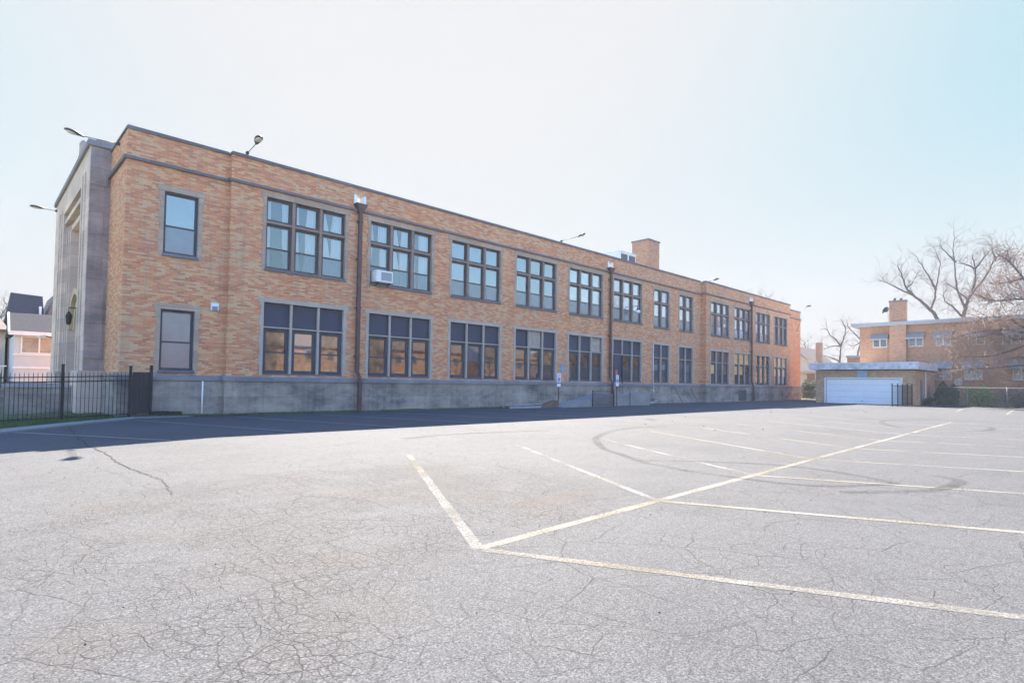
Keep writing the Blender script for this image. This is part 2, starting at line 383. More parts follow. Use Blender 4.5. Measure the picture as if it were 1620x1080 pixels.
def line_mat(name, col, yellow, keep=.62):
    """road paint: worn through to the aggregate, yellowed where old paint shows"""
    m, nt, p = newmat(name); g = N(nt); ps = g.pos()
    w = g.noise(ps, 34, 7, .8); w2 = g.noise(ps, 1.1, 4)
    y = g.ramp(g.noise(ps, .55, 4), [(.42, 0.0), (.62, 1.0)])
    c = g.mix(y, col, yellow)
    c = g.mix(.5, c, g.ramp(g.noise(ps, 60, 4), [(.3, .6), (.6, 1.0)]), 'MULTIPLY')
    nt.links.new(c, p.inputs['Base Color']); p.inputs['Roughness'].default_value = .95; p.inputs['Specular IOR Level'].default_value = .08
    tr = nt.nodes.new('ShaderNodeBsdfTransparent'); mx = nt.nodes.new('ShaderNodeMixShader')
    a = g.ramp(g.math('ADD', g.math('MULTIPLY', w, .75), g.math('MULTIPLY', w2, .4)), [(keep-.12, 1.0), (keep+.1, .12)])
    nt.links.new(a, mx.inputs[0]); nt.links.new(tr.outputs[0], mx.inputs[1]); nt.links.new(p.outputs[0], mx.inputs[2])
    nt.links.new(mx.outputs[0], nt.nodes['Material Output'].inputs[0]); return m
PAINT = line_mat('worn_white_line_paint', (.215,.21,.198), (.20,.18,.14), .60)
PAINTY = line_mat('faded_yellow_line_paint', (.20,.19,.168), (.19,.168,.125), .66)
PAINTS = line_mat('pale_wall_line_paint', (.24,.24,.24), (.2,.2,.19), .8)
def tyre_mat():
    m, nt, p = newmat('tyre_rubber_smear'); g = N(nt); ps = g.pos()
    p.inputs['Base Color'].default_value = (.018,.018,.019,1); p.inputs['Roughness'].default_value = .95; p.inputs['Specular IOR Level'].default_value = .05
    tr = nt.nodes.new('ShaderNodeBsdfTransparent'); mx = nt.nodes.new('ShaderNodeMixShader')
    a = g.ramp(g.math('ADD', g.math('MULTIPLY', g.noise(ps, 14, 5, .7), .6), g.math('MULTIPLY', g.noise(ps, .6, 2), .5)), [(.40, .03), (.76, .34)])
    nt.links.new(a, mx.inputs[0]); nt.links.new(tr.outputs[0], mx.inputs[1]); nt.links.new(p.outputs[0], mx.inputs[2])
    nt.links.new(mx.outputs[0], nt.nodes['Material Output'].inputs[0]); return m
TYRE = tyre_mat()
CRACKM = simple('crack_filler', (.02,.019,.019), .9)
GRASSB = simple('winter_turf', (.085,.10,.05), .95, var=.4, scale=2)
GRASS = simple('grass_blade', (.06,.105,.03), .8, var=.4, scale=1.2)
SOIL = simple('dry_ground', (.20,.19,.13), .95, var=.35, scale=.6)
KERB = stone_mat('kerb_concrete', (.24,.24,.24), (.15,.15,.15), stain=.5, joints=False)
BARK = simple('grey_bark', (.13,.10,.09), .9, var=.3, scale=5, bump=.3)
TWIG = simple('grey_twig', (.13,.10,.095), .9, var=.2)
TWIGT = simple('tan_twig', (.27,.19,.15), .9, var=.35, scale=.8)
BARKD = simple('dark_bark', (.11,.09,.075), .9, var=.3, scale=5)
LEAFD = simple('dark_green_leaf', (.035,.07,.03), .6, var=.4, scale=3)
LEAFY = simple('yellow_green_leaf', (.26,.29,.07), .6, var=.35, scale=3)
LEAFB = simple('dry_brown_leaf', (.23,.18,.12), .8, var=.4, scale=3)

# ------------------------------------------------------------------ ground
def sm(a, b, x): t = max(0, min(1, (x-a)/(b-a))); return t*t*(3-2*t)
def gz(x, y): return -.033*max(0, min(14, 4.5-x))*sm(9, 17, y)
def sheet(xs, ys, dz, name, mat, kind, extra=None):
    b = MB(); nx = len(xs)
    for y in ys:
        for x in xs: b.v.append((x, y, gz(x, y)+dz))
    for j in range(len(ys)-1):
        for i in range(nx-1):
            b.f.append((j*nx+i, j*nx+i+1, (j+1)*nx+i+1, (j+1)*nx+i)); b.m.append(0)
    return b.build(name, mat, kind=kind)
def lin(a, b, n): return [a+(b-a)*k/n for k in range(n+1)]
sheet([-1500,-400,-120,-40]+lin(-20, 10, 30)+[40,75,120,400,1500], [-1500,-400,-100,-40]+lin(0, 30, 30)+[45,70,120,400,1500], -.03, 'ground', SOIL, 'structure')
sheet([-40]+lin(-10, 6, 64)+[10,20,30,40,50,64.4], [-40,-15,-6]+lin(0, 24.4, 98), 0, 'parking_lot', ASPH, 'structure')
# strip of the lane running past the school end to the houses behind
sheet([64.4,70,78], [-40,4.2], .0, 'side_lot', SOIL, 'structure')
b = MB(); b.box(64.4, 80, 19.9, 24.4, -.2, .02); b.build('driveway', ASPH, kind='structure')

def stripe(b, p, q, w, dz=.008, seg=.3, jit=.0):
    p = Vector((*p, 0)); q = Vector((*q, 0)); d = (q-p); n = max(1, int(d.length/seg)); r = Vector((-d.y, d.x, 0)).normalized()*w/2
    pts = [p+d*k/n for k in range(n+1)]
    i0 = len(b.v)
    for c in pts:
        for s in (-1, 1):
            e = c+r*s*(1+rnd.uniform(-jit, jit)); b.v.append((e.x, e.y, gz(e.x, e.y)+dz))
    for k in range(n): b.f.append((i0+2*k, i0+2*k+2, i0+2*k+3, i0+2*k+1)); b.m.append(0)
def polystripe(b, pts, w0, w1=None, dz=.012):
    """smooth ribbon through points"""
    P = [Vector((*p, 0)) for p in pts]; out = []
    for k in range(len(P)-1):
        p0, p1, p2, p3 = P[max(k-1, 0)], P[k], P[k+1], P[min(k+2, len(P)-1)]
        for j in range(6):
            t = j/6; out.append(.5*((2*p1)+(p2-p0)*t+(2*p0-5*p1+4*p2-p3)*t*t+(3*p1-p0-3*p2+p3)*t**3))
    out.append(P[-1]); i0 = len(b.v)
    for k, c in enumerate(out):
        d = (out[min(k+1, len(out)-1)]-out[max(k-1, 0)]).normalized(); r = Vector((-d.y, d.x, 0))*(w0+(0 if w1 is None else (w1-w0)*k/len(out)))/2
        for s in (-1, 1): e = c+r*s; b.v.append((e.x, e.y, gz(e.x, e.y)+dz))
    for k in range(len(out)-1): b.f.append((i0+2*k, i0+2*k+2, i0+2*k+3, i0+2*k+1)); b.m.append(0)
b = MB(); by = MB(); bs = MB()
stripe(by, (3.38, 3.9), (32.3, 4.7), .115, .0018, jit=.14)
for k in range(10):
    x = 3.36+3.125*k; y0 = 3.88+.027*(x-3.36)
    if k < 9: stripe(b if k < 3 else by, (x+3.15, y0+5.85), (x, y0), .11 if k else .12, .0028, jit=.14)
    stripe(b if k < 1 else by, (x+.02, y0-.04), (x+.49*7.2-.1*k, y0-7.2), .105, .0038, jit=.14)
for k in range(11):                                                          # stalls along the wall, in the shade
    x = -2.6+3.32*k
    stripe(bs, (x+.2, 21.2 if k < 2 else 22.9), (x+2.85, 15.5), .11, .014)
stripe(by, (48.2, 6.7), (56.8, 7.5), .14); stripe(by, (45.7, 3.95), (58.4, 4.6), .14)
b.build('white_parking_lines', PAINT, kind='structure'); bs.build('faded_wall_parking_lines', PAINTS, kind='structure'); by.build('yellow_parking_lines', PAINTY, kind='structure')
b = MB()
polystripe(b, [(18.41,10.89),(16.51,11.12),(14.55,10.67),(12.89,9.84),(12.18,9.37),(10.7,8.0),(10.04,6.99),(9.46,6.14),(9.26,5.47),(9.04,4.82)], .22, .16, .0055)
polystripe(b, [(9.52,6.42),(10.54,5.42),(11.24,4.12),(11.09,3.03),(10.71,2.4),(10.6,2.26),(10.18,2.44),(9.44,2.9),(9.17,3.5),(9.12,4.26),(9.19,5.19)], .15, .17, .0055)
polystripe(b, [(9.08,2.57),(9.81,2.05),(10.41,1.72),(11.37,1.59),(11.84,1.64),(12.16,2.01)], .2, .2, .0055)
polystripe(b, [(34.42,5.37),(31.05,6.85),(28.22,6.4),(25.84,5.23),(25.67,3.87),(26.32,3.12),(28.22,2.85),(30.01,3.25),(30.62,4.36)], .24, .2, .0055)
polystripe(b, [(8.2,12.47),(9.63,12.75),(11.82,12.49),(13.31,12.04)], .3, .25, .0055)
b.build('tyre_marks', TYRE, kind='structure')
b = MB(); cp = [(2.31,21.9),(2.11,18.53),(2.03,15.76),(2.08,14.26),(1.98,12.27),(2.0,10.98),(2.06,10.2),(2.1,9.44),(2.02,8.73),(1.92,8.1)]
fine = []
for p, q in zip(cp, cp[1:]):
    for k in range(10): fine.append((p[0]+(q[0]-p[0])*k/10+rnd.uniform(-.03,.03), p[1]+(q[1]-p[1])*k/10))
polystripe(b, fine, .035, .008, .008); b.build('pavement_crack', CRACKM, kind='structure')
# little stones and crumbs lying on the asphalt near the camera
b = MB()
for k in range(170):
    x, y = rnd.uniform(.3, 12), rnd.uniform(1.4, 13); r = rnd.uniform(.003, .008)
    b.ball((x, y, gz(x, y)+r*.5), r, 0, 5, 3)
b.build('loose_pebbles', simple('pebble', (.10,.095,.09), .9), kind='stuff')

b = MB(); lrnd = random.Random(5)
def leaf(x, y):
    a = lrnd.uniform(0, 6.28); s_ = lrnd.uniform(.025, .06); z = gz(x, y)+.012; t = lrnd.uniform(0, .03)
    b.face([(x+s_*math.cos(a), y+s_*math.sin(a), z), (x-s_*.4*math.sin(a), y+s_*.4*math.cos(a), z+t), (x-s_*math.cos(a), y-s_*math.sin(a), z), (x+s_*.4*math.sin(a), y-s_*.4*math.cos(a), z+t*.3)])
for k in range(1500):
    q = lrnd.random()
    if q < .5: leaf(64.2-abs(lrnd.gauss(0, .5)), lrnd.uniform(-6, 10.8))
    elif q < .9: leaf(lrnd.uniform(5, 60), (24.1 if lrnd.random() < .9 else 22)-abs(lrnd.gauss(0, .25)))
    else: leaf(lrnd.uniform(18, 55), lrnd.uniform(8, 23))
b.build('fallen_leaves', simple('dead_leaf', (.16,.10,.055), .9, var=.5, scale=8), kind='stuff')
# kerb and lawn by the fence
def lawnz(x, y): return gz(x, y)+.05
kerb_out = [(-9,14.6),(.72,20.9),(2.22,22.15),(4.56,23.9),(7.7,24.28)]
kerb_in = [(-9.2,15.2),(.62,21.85),(2.15,22.95),(4.4,24.25),(7.6,24.42)]
b = MB()
for k in range(len(kerb_out)-1):
    o0, o1, i0, i1 = kerb_out[k], kerb_out[k+1], kerb_in[k], kerb_in[k+1]
    n = 12
    for j in range(n):
        t0, t1 = j/n, (j+1)/n
        P = lambda a, c, t: (a[0]+(c[0]-a[0])*t, a[1]+(c[1]-a[1])*t)
        A, B_, C_, D = P(o0,o1,t0), P(o0,o1,t1), P(i0,i1,t1), P(i0,i1,t0)
        up = lambda q, h: (q[0], q[1], gz(*q)+h)
        b.face([up(A,.045), up(B_,.045), up(C_,.06), up(D,.06)]); b.face([up(A,-.1), up(B_,-.1), up(B_,.045), up(A,.045)])
b.build('kerb_strip', KERB, kind='structure')
b = MB()
lx = lin(-9.2, 4.4, 24)
def inner_y(x):
    for p, q in zip(kerb_in, kerb_in[1:]):
        if p[0] <= x <= q[0]: return p[1]+(q[1]-p[1])*(x-p[0])/(q[0]-p[0])
    return kerb_in[0][1]
for x0, x1 in zip(lx, lx[1:]):
    for k in range(8):
        q = lambda x, t: (x, inner_y(x)*(1-t)+44*t)
        a, c, d, e = q(x0,k/8), q(x1,k/8), q(x1,(k+1)/8), q(x0,(k+1)/8)
        b.face([(p[0], p[1], lawnz(*p)) for p in (a, c, d, e)])
b.build('lawn', GRASSB, kind='structure')
b = MB()
def blade(b, x, y, z, h, w=.012):
    a = rnd.uniform(0, 6.28); dx, dy = math.cos(a)*w, math.sin(a)*w; l = rnd.uniform(-.03, .03)
    b.face([(x-dx,y-dy,z),(x+dx,y+dy,z),(x+l,y+rnd.uniform(-.03,.03),z+h)])
for k in range(15000):
    x = rnd.uniform(-4.2, 4.35); y = inner_y(x)+abs(rnd.gauss(0, 2.2)); 
    if x > 3.9 and y > 24.6: continue
    blade(b, x, y, lawnz(x, y)-.005, rnd.uniform(.03, .09))
for k in range(5200):
    x = 4.4+(rnd.random()**1.6)*20; y = 24.45-abs(rnd.gauss(0, .13))-(.25*sm(12, 4.4, x))
    if x > 12 and math.sin(x*2.1)+math.sin(x*.83+1) < -.1: continue
    blade(b, x, max(y, 24.0 if x > 8 else 24.1), .02, rnd.uniform(.03, .10))
b.build('grass', GRASS, kind='stuff', label='patchy winter grass along the foot of the school wall and behind the fence')
b = MB()
for k in range(40):                                                             # earth berm hiding the foot of the wall
    xa, xb = 4.4+k*.52, 4.4+(k+1)*.52; w = .42-.2*k/40; h = .05+.05*math.sin(k*.9)*.4
    b.face([(xa,24.5-w,.006),(xb,24.5-w,.006),(xb,24.52,h+.03),(xa,24.52,h+.03)])
b.build('earth_strip', GRASSB, kind='structure')

# ------------------------------------------------------------------ the school
school = thing('school_building', 'long two storey orange and tan brick school with big gridded windows and grey stone base', 'school')
YA, YB, YC, YD = 24.75, 24.5, 24.0, 25.0
XA, XAB, XBC, XCD, XE = 4.0, 7.55, 46.8, 66.35, 72.4
UZ = (6.08, 9.24); LZ = (1.65, 4.75)
bays = [8.97+4.965*k for k in range(6)]
three = 3.64; two = [(39.18, 2.3), (43.1, 2.27)]
cb = [47.7, 52.4, 57.15, 61.85]; cw = 3.55
PIPES = [(13.28, YB), (33.25, YB), (55.9, YC)]
hA = [(5.24, 6.44, 6.12, 8.63), (5.24, 6.42, 1.65, 4.1)]
hB = []
for x in bays: hB += [(x, x+three, *UZ), (x, x+three, *LZ)]
for x, w in two: hB += [(x, x+w, 6.0, 9.12), (x, x+w, 1.65, 4.7)]
hC = []
for x in cb: hC += [(x, x+cw, 5.92, 9.0), (x, x+cw, 1.65, 4.6)]
TOP = 10.64
b = MB()
scup = lambda x: (x-.2, x+.2, 9.94, 10.30)
b.wall(XA, XAB+.3, 1.55, TOP, YA, hA)
b.wall(XAB, XBC+.3, 1.55, TOP, YB, hB+[scup(PIPES[0][0]), scup(PIPES[1][0])])
b.wall(XBC, XCD, 1.55, TOP-.03, YC, hC+[scup(PIPES[2][0])])
b.face([(XBC,YC+.3,1.55),(XBC,YC+.3,TOP-.03),(XBC,YB,TOP-.03),(XBC,YB,1.55)])
b.box(XCD-.3, XE, YD, YD+.3, 1.55, TOP-.2)
b.box(XCD-.3, XCD, YC+.3, 42, 1.55, TOP-.05)
b.box(XE-.3, XE, YD+.3, 42, 1.55, TOP-.2)
b.box(XA, XA+.3, YA+.3, 42, 1.55, TOP)
b.box(XA+.3, XE-.3, 41.7, 42, 0, TOP-.25)
b.build('wall', BRICK, school)
# raised brick panels between the floors read as soldier bands: stone base, water table, string course, coping
b = MB()
b.box(XA-.05, XAB+.1, YA-.06, 41.6, -.5, 1.36); b.box(XAB-.05, XBC+.1, YB-.06, YB+.4, -.5, 1.36); b.box(XBC-.05, XCD+.05, YC-.06, YC+.5, -.5, 1.36); b.box(XCD+.05, XE+.05, YD-.06, 41.6, -.5, 1.36)
b.build('foundation', BASESTONE, school)
b = MB()
def course(b, y0, z0, z1, pr, slope=.0, ends=True, xe=None):
    segs = [(XA-pr, XAB-pr, YA), (XAB-pr, XBC-pr, YB), (XBC-pr, XCD+pr, YC), (XCD+pr, XE+pr, YD)]
    for xa, xb, Y in segs:
        b.v += [(xa,Y-pr,z0),(xb,Y-pr,z0),(xb,Y+.12,z0),(xa,Y+.12,z0),(xa,Y-pr,z1-slope),(xb,Y-pr,z1-slope),(xb,Y+.12,z1),(xa,Y+.12,z1)]
        i = len(b.v)-8
        b.f += [(i+3,i+2,i+1,i),(i+4,i+5,i+6,i+7),(i,i+1,i+5,i+4),(i+1,i+2,i+6,i+5),(i+2,i+3,i+7,i+6),(i+3,i,i+4,i+7)]; b.m += [0]*6
    for x, ya, yb in ((XA, YA+.12, 41.9), (XE, YD+.12, 41.9)):
        s = -1 if x == XA else 1
        b.box(min(x+s*pr, x-s*.12), max(x+s*pr, x-s*.12), ya, yb, z0, z1-slope*.4)
    b.box(XBC-pr, XBC+.11, YC+.12, YB-pr-.001, z0, z1-slope*.4); b.box(XAB-pr, XAB+.11, YB+.12, YA-pr-.001, z0, z1-slope*.4)
course(b, 0, 1.37, 1.645, .12, .13); b.build('water_table', LEDGE, school)
b = MB(); course(b, 0, 9.53, 9.69, .10, .05); b.build('string_course', DARKSTONE, school)
b = MB()
for xa, xb, Y, z in ((XA-.05, XAB-.05, YA, TOP), (XAB-.05, XBC-.05, YB, TOP), (XBC-.05, XCD+.05, YC, TOP-.03), (XCD+.05, XE+.05, YD, TOP-.2)):
    b.box(xa, xb, Y-.06, Y+.36, z, z+.08); b.box(xa+.04, xb, Y-.02, Y+.32, z+.08, z+.14)
b.box(XA-.05, XA+.36, YA+.36, 41.9, TOP, TOP+.08); b.box(XE-.3, XE+.05, YD+.36, 41.9, TOP-.2, TOP-.12); b.box(XBC-.05, XBC+.3, YC+.36, YB-.07, TOP-.03, TOP+.05)
b.build('coping', DARKSTONE, school)
b = MB(); b.box(XA+.3, XBC+.3, YB+.3, 41.7, 9.7, 9.85); b.box(XBC+.3, XCD-.3, YC+.3, 41.7, 9.7, 9.849); b.box(XCD, XE-.3, YD+.3, 41.7, 9.7, 9.851)
b.box(XA+.3, XAB, YA+.3, YB+.3, 9.7, 9.848)
rf = b.build('roof', ROOFT, school)
b = MB(); b.box(43.8, 45.6, 28, 29.75, 9.8, 14.5); b.build('chimney', BRICK2, rf)
b = MB(); b.box(43.74, 45.66, 27.94, 29.81, 14.5, 14.64); b.build('chimney_cap', DARKSTONE, rf)
b = MB()
for z in (1.36, 5.35): b.box(XA+.3, XCD-.35, YB+.36, 41.6, z-.2, z)
b.box(XA+.31, XE-.31, YB+4.5, YB+4.6, 1.37, 9.6)
b.build('interior_floor', DARK, school)

# ---- windows
def window(x0, x1, z0, z1, Y, cols, trans, rail, panes, frame=FRAME, mull=MULL, thick_mull=.13, curtains=None, sill_h=.12, trim=TRIM, door=None, lower=False):
    """trans: z of transom bar or None; rail: z of meeting rail; panes[(row,col)] -> material, rows t,m,l"""
    f = MB(); rec = Y+.13; w = (x1-x0-(cols-1)*thick_mull)/cols
    lights = [(x0+k*(w+thick_mull), x0+k*(w+thick_mull)+w) for k in range(cols)]
    zb = z0+sill_h
    tb = .10 if not lower else .05
    for k, (a, c) in enumerate(lights):
        if door is not None and k == door:
            spans = [(trans+tb/2, z1)]
        else: spans = ([(zb, trans-tb/2), (trans+tb/2, z1)] if trans else [(zb, z1)])
        for za, zc in spans:
            fw = (.165 if za == zb else .02) if lower else .10
            f.box(a, a+fw, rec, rec+.1, za, zc); f.box(c-fw, c, rec, rec+.1, za, zc)
            f.box(a+fw, c-fw, rec, rec+.1, zc-fw, zc); f.box(a+fw, c-fw, rec, rec+.1, za, za+fw*.9)
            if za == zb and rail: f.box(a+fw, c-fw, rec+.015, rec+.085, rail-.03, rail+.035)
    root = f.build('window', frame, school)
    g = MB(); mats = []
    def idx(m):
        if m not in mats: mats.append(m)
        return mats.index(m)
    for k, (a, c) in enumerate(lights):
        def pane(row, za, zc, dy):
            m = panes.get((row, k), panes.get(row))
            if m is None: return
            g.face([(a+.005,rec+dy,za),(c-.005,rec+dy,za),(c-.005,rec+dy,zc),(a+.005,rec+dy,zc)], idx(m))
        isd = door is not None and k == door
        if trans: pane('t', trans+tb/2, z1-.005, .05)
        top = trans-tb/2 if trans else z1
        if not isd:
            pane('m', rail, top-.005, .045); pane('l', zb+.01, rail, .03)
    g.build('pane', mats, root)
    mu = MB()
    for k in range(cols-1):
        a = lights[k][1]; mu.box(a+.002, a+thick_mull-.002, Y+.02, rec+.12, zb+.001 if not (door == k) else z0, z1-.003)
    if trans:
        for k, (a, c) in enumerate(lights): mu.box(a, c, Y+.03, rec+.11, trans-tb/2, trans+tb/2)
    if cols > 1 or trans: mu.build('mullion', mull, root)
    s = MB()
    segs = [(x0, x1)] if door is None else [(lights[door+1][0], x1)]
    for a, c in segs:
        if not lower: s.box(a-.03, c+.03, Y-.07, rec+.12, z0, zb)
        else: s.box(a, c, Y-.012, rec+.12, z0, zb)
    s.build('sill', DARKSTONE, root)
    t = MB(); pj = .022
    lh = .17 if lower else .22
    ztop = z1+lh
    zz = z0 if lower else z0-.02
    k = 0; z = zz
    while z < z1-.01:                                                     # toothed jamb stones
        h = min(.42, z1-z); wd = (.13 if lower else .13)+(.05 if k % 2 else 0)
        t.box(x0-wd, x0+.004, Y-pj, Y+.126, z, z+h-.004); t.box(x1-.004, x1+wd, Y-pj, Y+.126, z, z+h-.004)
        z += h; k += 1
    n = max(1, cols); lw = (x1-x0+.46)/n
    for q in range(n): t.box(x0-.23+q*lw, x0-.23+(q+1)*lw-.004, Y-pj-.004, Y+.124, z1-.004, ztop)
    t.build('surround', trim, root)
    if curtains:
        cm = MB()
        for (k, row, side, wt, wb_) in curtains:
            a, c = lights[k]
            za, zc = {'t': (trans+.12, z1-.1), 'm': (rail-.02, trans-.12), 'l': (zb+.08, rail)}[row]
            n = 26
            for j in range(n):
                def pt(u, v):
                    wv = wb_+(wt-wb_)*v
                    x = a+.08+u*wv*(c-a-.16) if side == 'L' else c-.08-u*wv*(c-a-.16)
                    return (x, rec+.16+.025*math.sin(u*22+k*2+v*1.2), za+(zc-za)*v)
                u0, u1 = j/n, (j+1)/n
                for v in range(4): cm.face([pt(u0,v/4), pt(u1,v/4), pt(u1,(v+1)/4), pt(u0,(v+1)/4)])
        cm.build('curtain', CURT, root)
    return root
# end pavilion singles
window(5.24, 6.44, 6.12, 8.63, YA, 1, None, 7.32, {'m': G_SKYB, 'l': G_SCR}, frame=FRAMES)
window(5.24, 6.42, 1.65, 4.1, YA, 1, None, 2.85, {'m': G_SCR, 'l': G_SCR}, frame=FRAMES, lower=False)
# upper row
def cur(spec):
    o = []
    for k, rows in enumerate(spec):
        for row, (lt, lb, rt, rb) in rows.items():
            if lt: o.append((k, row, 'L', lt, lb))
            if rt: o.append((k, row, 'R', rt, rb))
    return o
c1 = cur([{'t': (.2,.22,.3,.27), 'm': (.2,.2,.28,.24), 'l': (.2,.2,.24,.2)},
          {'t': (.18,.2,.42,.48), 'm': (.18,.22,.5,.5), 'l': (.22,.3,.5,.6)},
          {'t': (.2,.38,.42,.55), 'm': (.3,.48,.48,.52), 'l': (.5,.5,.5,.5)}])
c2 = cur([{'t': (.16,.28,.5,.52), 'm': (.2,.1,.4,.4)}, {'t': (.3,.44,.4,.46), 'm': (.3,.48,.5,.5), 'l': (.5,.5,.5,.5)},
          {'t': (.1,.16,.6,.6), 'm': (.16,.2,.55,.6), 'l': (.3,.3,.6,.6)}])
sky_rows = {'t': G_SKYP, 'm': G_SKYP, 'l': G_SCR}
clear_rows = {'t': G_CLR, 'm': G_CLR, 'l': G_CLRD}
for k, x in enumerate(bays):
    if k == 0: P_, C_ = clear_rows, c1
    elif k == 1: P_, C_ = {**clear_rows, ('l', 0): G_DK}, c2
    elif k in (2, 3): P_, C_ = {'t': G_SKYB, 'm': G_SKYB, 'l': G_SCR}, None
    else: P_, C_ = sky_rows, None
    window(x, x+three, *UZ, YB, 3, 8.18, 7.08, P_, curtains=C_)
for k, (x, w) in enumerate(two): window(x, x+w, 6.0, 9.12, YB, 2, 8.06, 6.98, {**sky_rows, ('t', 1): G_PALE if k == 0 else G_SKY})
for k, x in enumerate(cb):
    window(x, x+cw, 5.92, 9.0, YC, 3, 7.98, 6.9, {**sky_rows, ('l', 1): G_PALE, ('l', 0): G_PALE if k == 1 else G_SCR} if k < 3 else {'t': G_GREY, 'm': G_GREY, 'l': G_SCR})
# lower row
lo_rows = [
    {'t': SLATE, 'm': G_TAN, 'l': G_TAN, ('m', 1): G_SKYB},
    {'t': SLATE, 'm': G_TAN, 'l': G_TAN, ('m', 1): G_TAND, ('m', 2): G_TAND, ('l', 2): G_TAND, ('l', 1): G_TAND},
    {'t': SLATE, 'm': G_TAND, 'l': G_TAND, ('m', 1): G_GREY},
    {'t': SLATE, 'm': G_TAND, 'l': G_DK, ('t', 1): PLYW, ('m', 2): G_TAN},
    {'t': SLATE, 'm': G_TAND, 'l': G_DK, ('t', 2): PLYW},
    {'t': SLATE, 'm': G_TAND, 'l': G_DK}]
for k, x in enumerate(bays):
    window(x, x+three, *LZ, YB, 3, 3.69, 2.63, lo_rows[k], frame=FRAMES, mull=TRIMB, thick_mull=.10, trim=TRIMB, lower=True, door=0 if k == 5 else None, sill_h=.06)
for k, (x, w) in enumerate(two):
    window(x, x+w, 1.65, 4.7, YB, 2, 3.66, 2.6, {'t': SLATE, 'm': G_SKYB if k == 0 else G_GREY, 'l': G_DK}, frame=FRAMES, mull=TRIMB, thick_mull=.10, trim=TRIMB, lower=True, sill_h=.06)
for k, x in enumerate(cb):
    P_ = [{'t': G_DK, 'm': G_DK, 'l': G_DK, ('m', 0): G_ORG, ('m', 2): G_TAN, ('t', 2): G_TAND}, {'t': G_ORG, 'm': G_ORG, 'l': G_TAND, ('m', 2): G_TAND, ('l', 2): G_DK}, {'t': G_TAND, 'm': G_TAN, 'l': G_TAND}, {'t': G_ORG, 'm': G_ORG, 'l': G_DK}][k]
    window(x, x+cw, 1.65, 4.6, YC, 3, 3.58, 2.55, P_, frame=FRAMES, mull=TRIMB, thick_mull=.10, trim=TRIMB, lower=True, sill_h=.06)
# door in the last of the six big bays
xd = bays[5]
b = MB(); b.box(xd+.04, xd+1.1, YB+.03, YB+.09, .8, 3.64)
b.box(xd+.16, xd+.98, YB+.015, YB+.03, 1.0, 2.0); b.box(xd+.16, xd+.98, YB+.015, YB+.03, 2.15, 3.4)
door = b.build('door', DOORM, school)
b = MB(); b.box(xd-.02, xd+.04, YB-.07, YB+.1, .78, 3.64); b.box(xd+1.1, xd+1.16, YB-.07, YB+.1, .78, 3.64); b.build('door_frame', FRAMES, door)
b = MB(); b.tube([(xd+.95,YB-.04,1.7),(xd+.95,YB-.04,2.0)], .015); b.bar((xd+.95,YB-.04,1.72),(xd+.95,YB+.03,1.72),.02,.02); b.bar((xd+.95,YB-.04,1.98),(xd+.95,YB+.03,1.98),.02,.02); b.build('door_handle', GALV, door)
b = MB(); b.box(xd+.3, xd+.58, YB-.002, YB+.014, 2.2, 2.55); b.build('notice', REDS, door)

# downspouts with conductor heads
for i, (x, Y) in enumerate(PIPES):
    b = MB(); y = Y-.17
    b.box(x-.085, x+.085, y-.065, y+.065, 1.9, 9.45)
    b.bar((x, y, 1.92), (x+.1, y-.12, 1.5), .17, .13); b.box(x+.015, x+.185, y-.19, y-.055, .06, 1.52)
    for z in (2.6, 4.9, 7.2, 9.0): b.box(x-.12, x+.12, y-.08, Y-.001, z, z+.06)
    dsp = b.build('downspout', BROWNPIPE, school)
    b = MB()
    w0, w1, d0, d1 = .30, .085, .17, .065                                   # tapered hopper
    zt, zm, zl = 10.3, 9.86, 9.44
    ring = lambda w, d, z: [(x-w,y-d,z),(x+w,y-d,z),(x+w,Y-.003,z),(x-w,Y-.003,z)]
    A, B_ = ring(w1, d1, zl), ring(w0, d0, zm)
    for k in range(4): b.face([A[k], A[(k+1) % 4], B_[(k+1) % 4], B_[k]])
    b.face(B_)
    b.box(x-.31, x-.2, Y-.1, Y-.003, zm, zt, 1); b.box(x+.2, x+.31, Y-.1, Y-.003, zm, zt, 1)
    b.box(x-.197, x-.19, Y-.1, Y+.3, 9.943, 10.297, 1); b.box(x+.19, x+.197, Y-.1, Y+.3, 9.943, 10.297, 1); b.box(x-.19, x+.19, Y-.1, Y+.3, 9.943, 9.95, 1)
    b.build('conductor_head', [BROWNPIPE, BRIGHT], dsp)

# stone entrance tower on the street end
tower = []
XT, YT0, YT1, ZT = 3.3, 28.0, 39.9, 11.0
b = MB()
b.box(XT, 4.0, YT0, 30.2, 1.7, ZT-.25); b.box(XT, 4.0, 36.2, YT1, 1.7, ZT-.25); b.box(XT, 4.0, 30.2, 36.2, 9.6, ZT-.25)
b.box(XT+.55, XA, 30.2, 36.2, 0, 9.6)                                # recessed portal wall
b.box(4.001, 9.5, 28.2, YT1, 9.9, ZT-.26)
b.box(XT-.14, 4.0, YT0-.14, 30.05, -.5, 1.7); b.box(XT-.14, 4.0, 36.35, YT1+.14, -.5, 1.7)
twr = b.build('tower', TOWER, school)
b = MB()
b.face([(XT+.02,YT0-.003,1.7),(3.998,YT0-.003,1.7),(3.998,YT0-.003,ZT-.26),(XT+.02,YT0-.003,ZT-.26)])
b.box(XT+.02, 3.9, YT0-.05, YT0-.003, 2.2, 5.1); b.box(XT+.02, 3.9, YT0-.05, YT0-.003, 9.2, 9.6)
b.build('dark_side_face', TOWERD, twr)
b = MB(); b.box(XT-.1, 4.1, YT0-.1, YT1+.1, ZT-.25, ZT-.03); b.box(4.1, 9.6, YT0+.12, YT1, ZT-.25, ZT-.04); b.box(XT+.2, 4.2, YT0+.1, YT1-.1, ZT-.03, ZT+.1); b.build('tower_coping', LEDGE, twr)
b = MB()
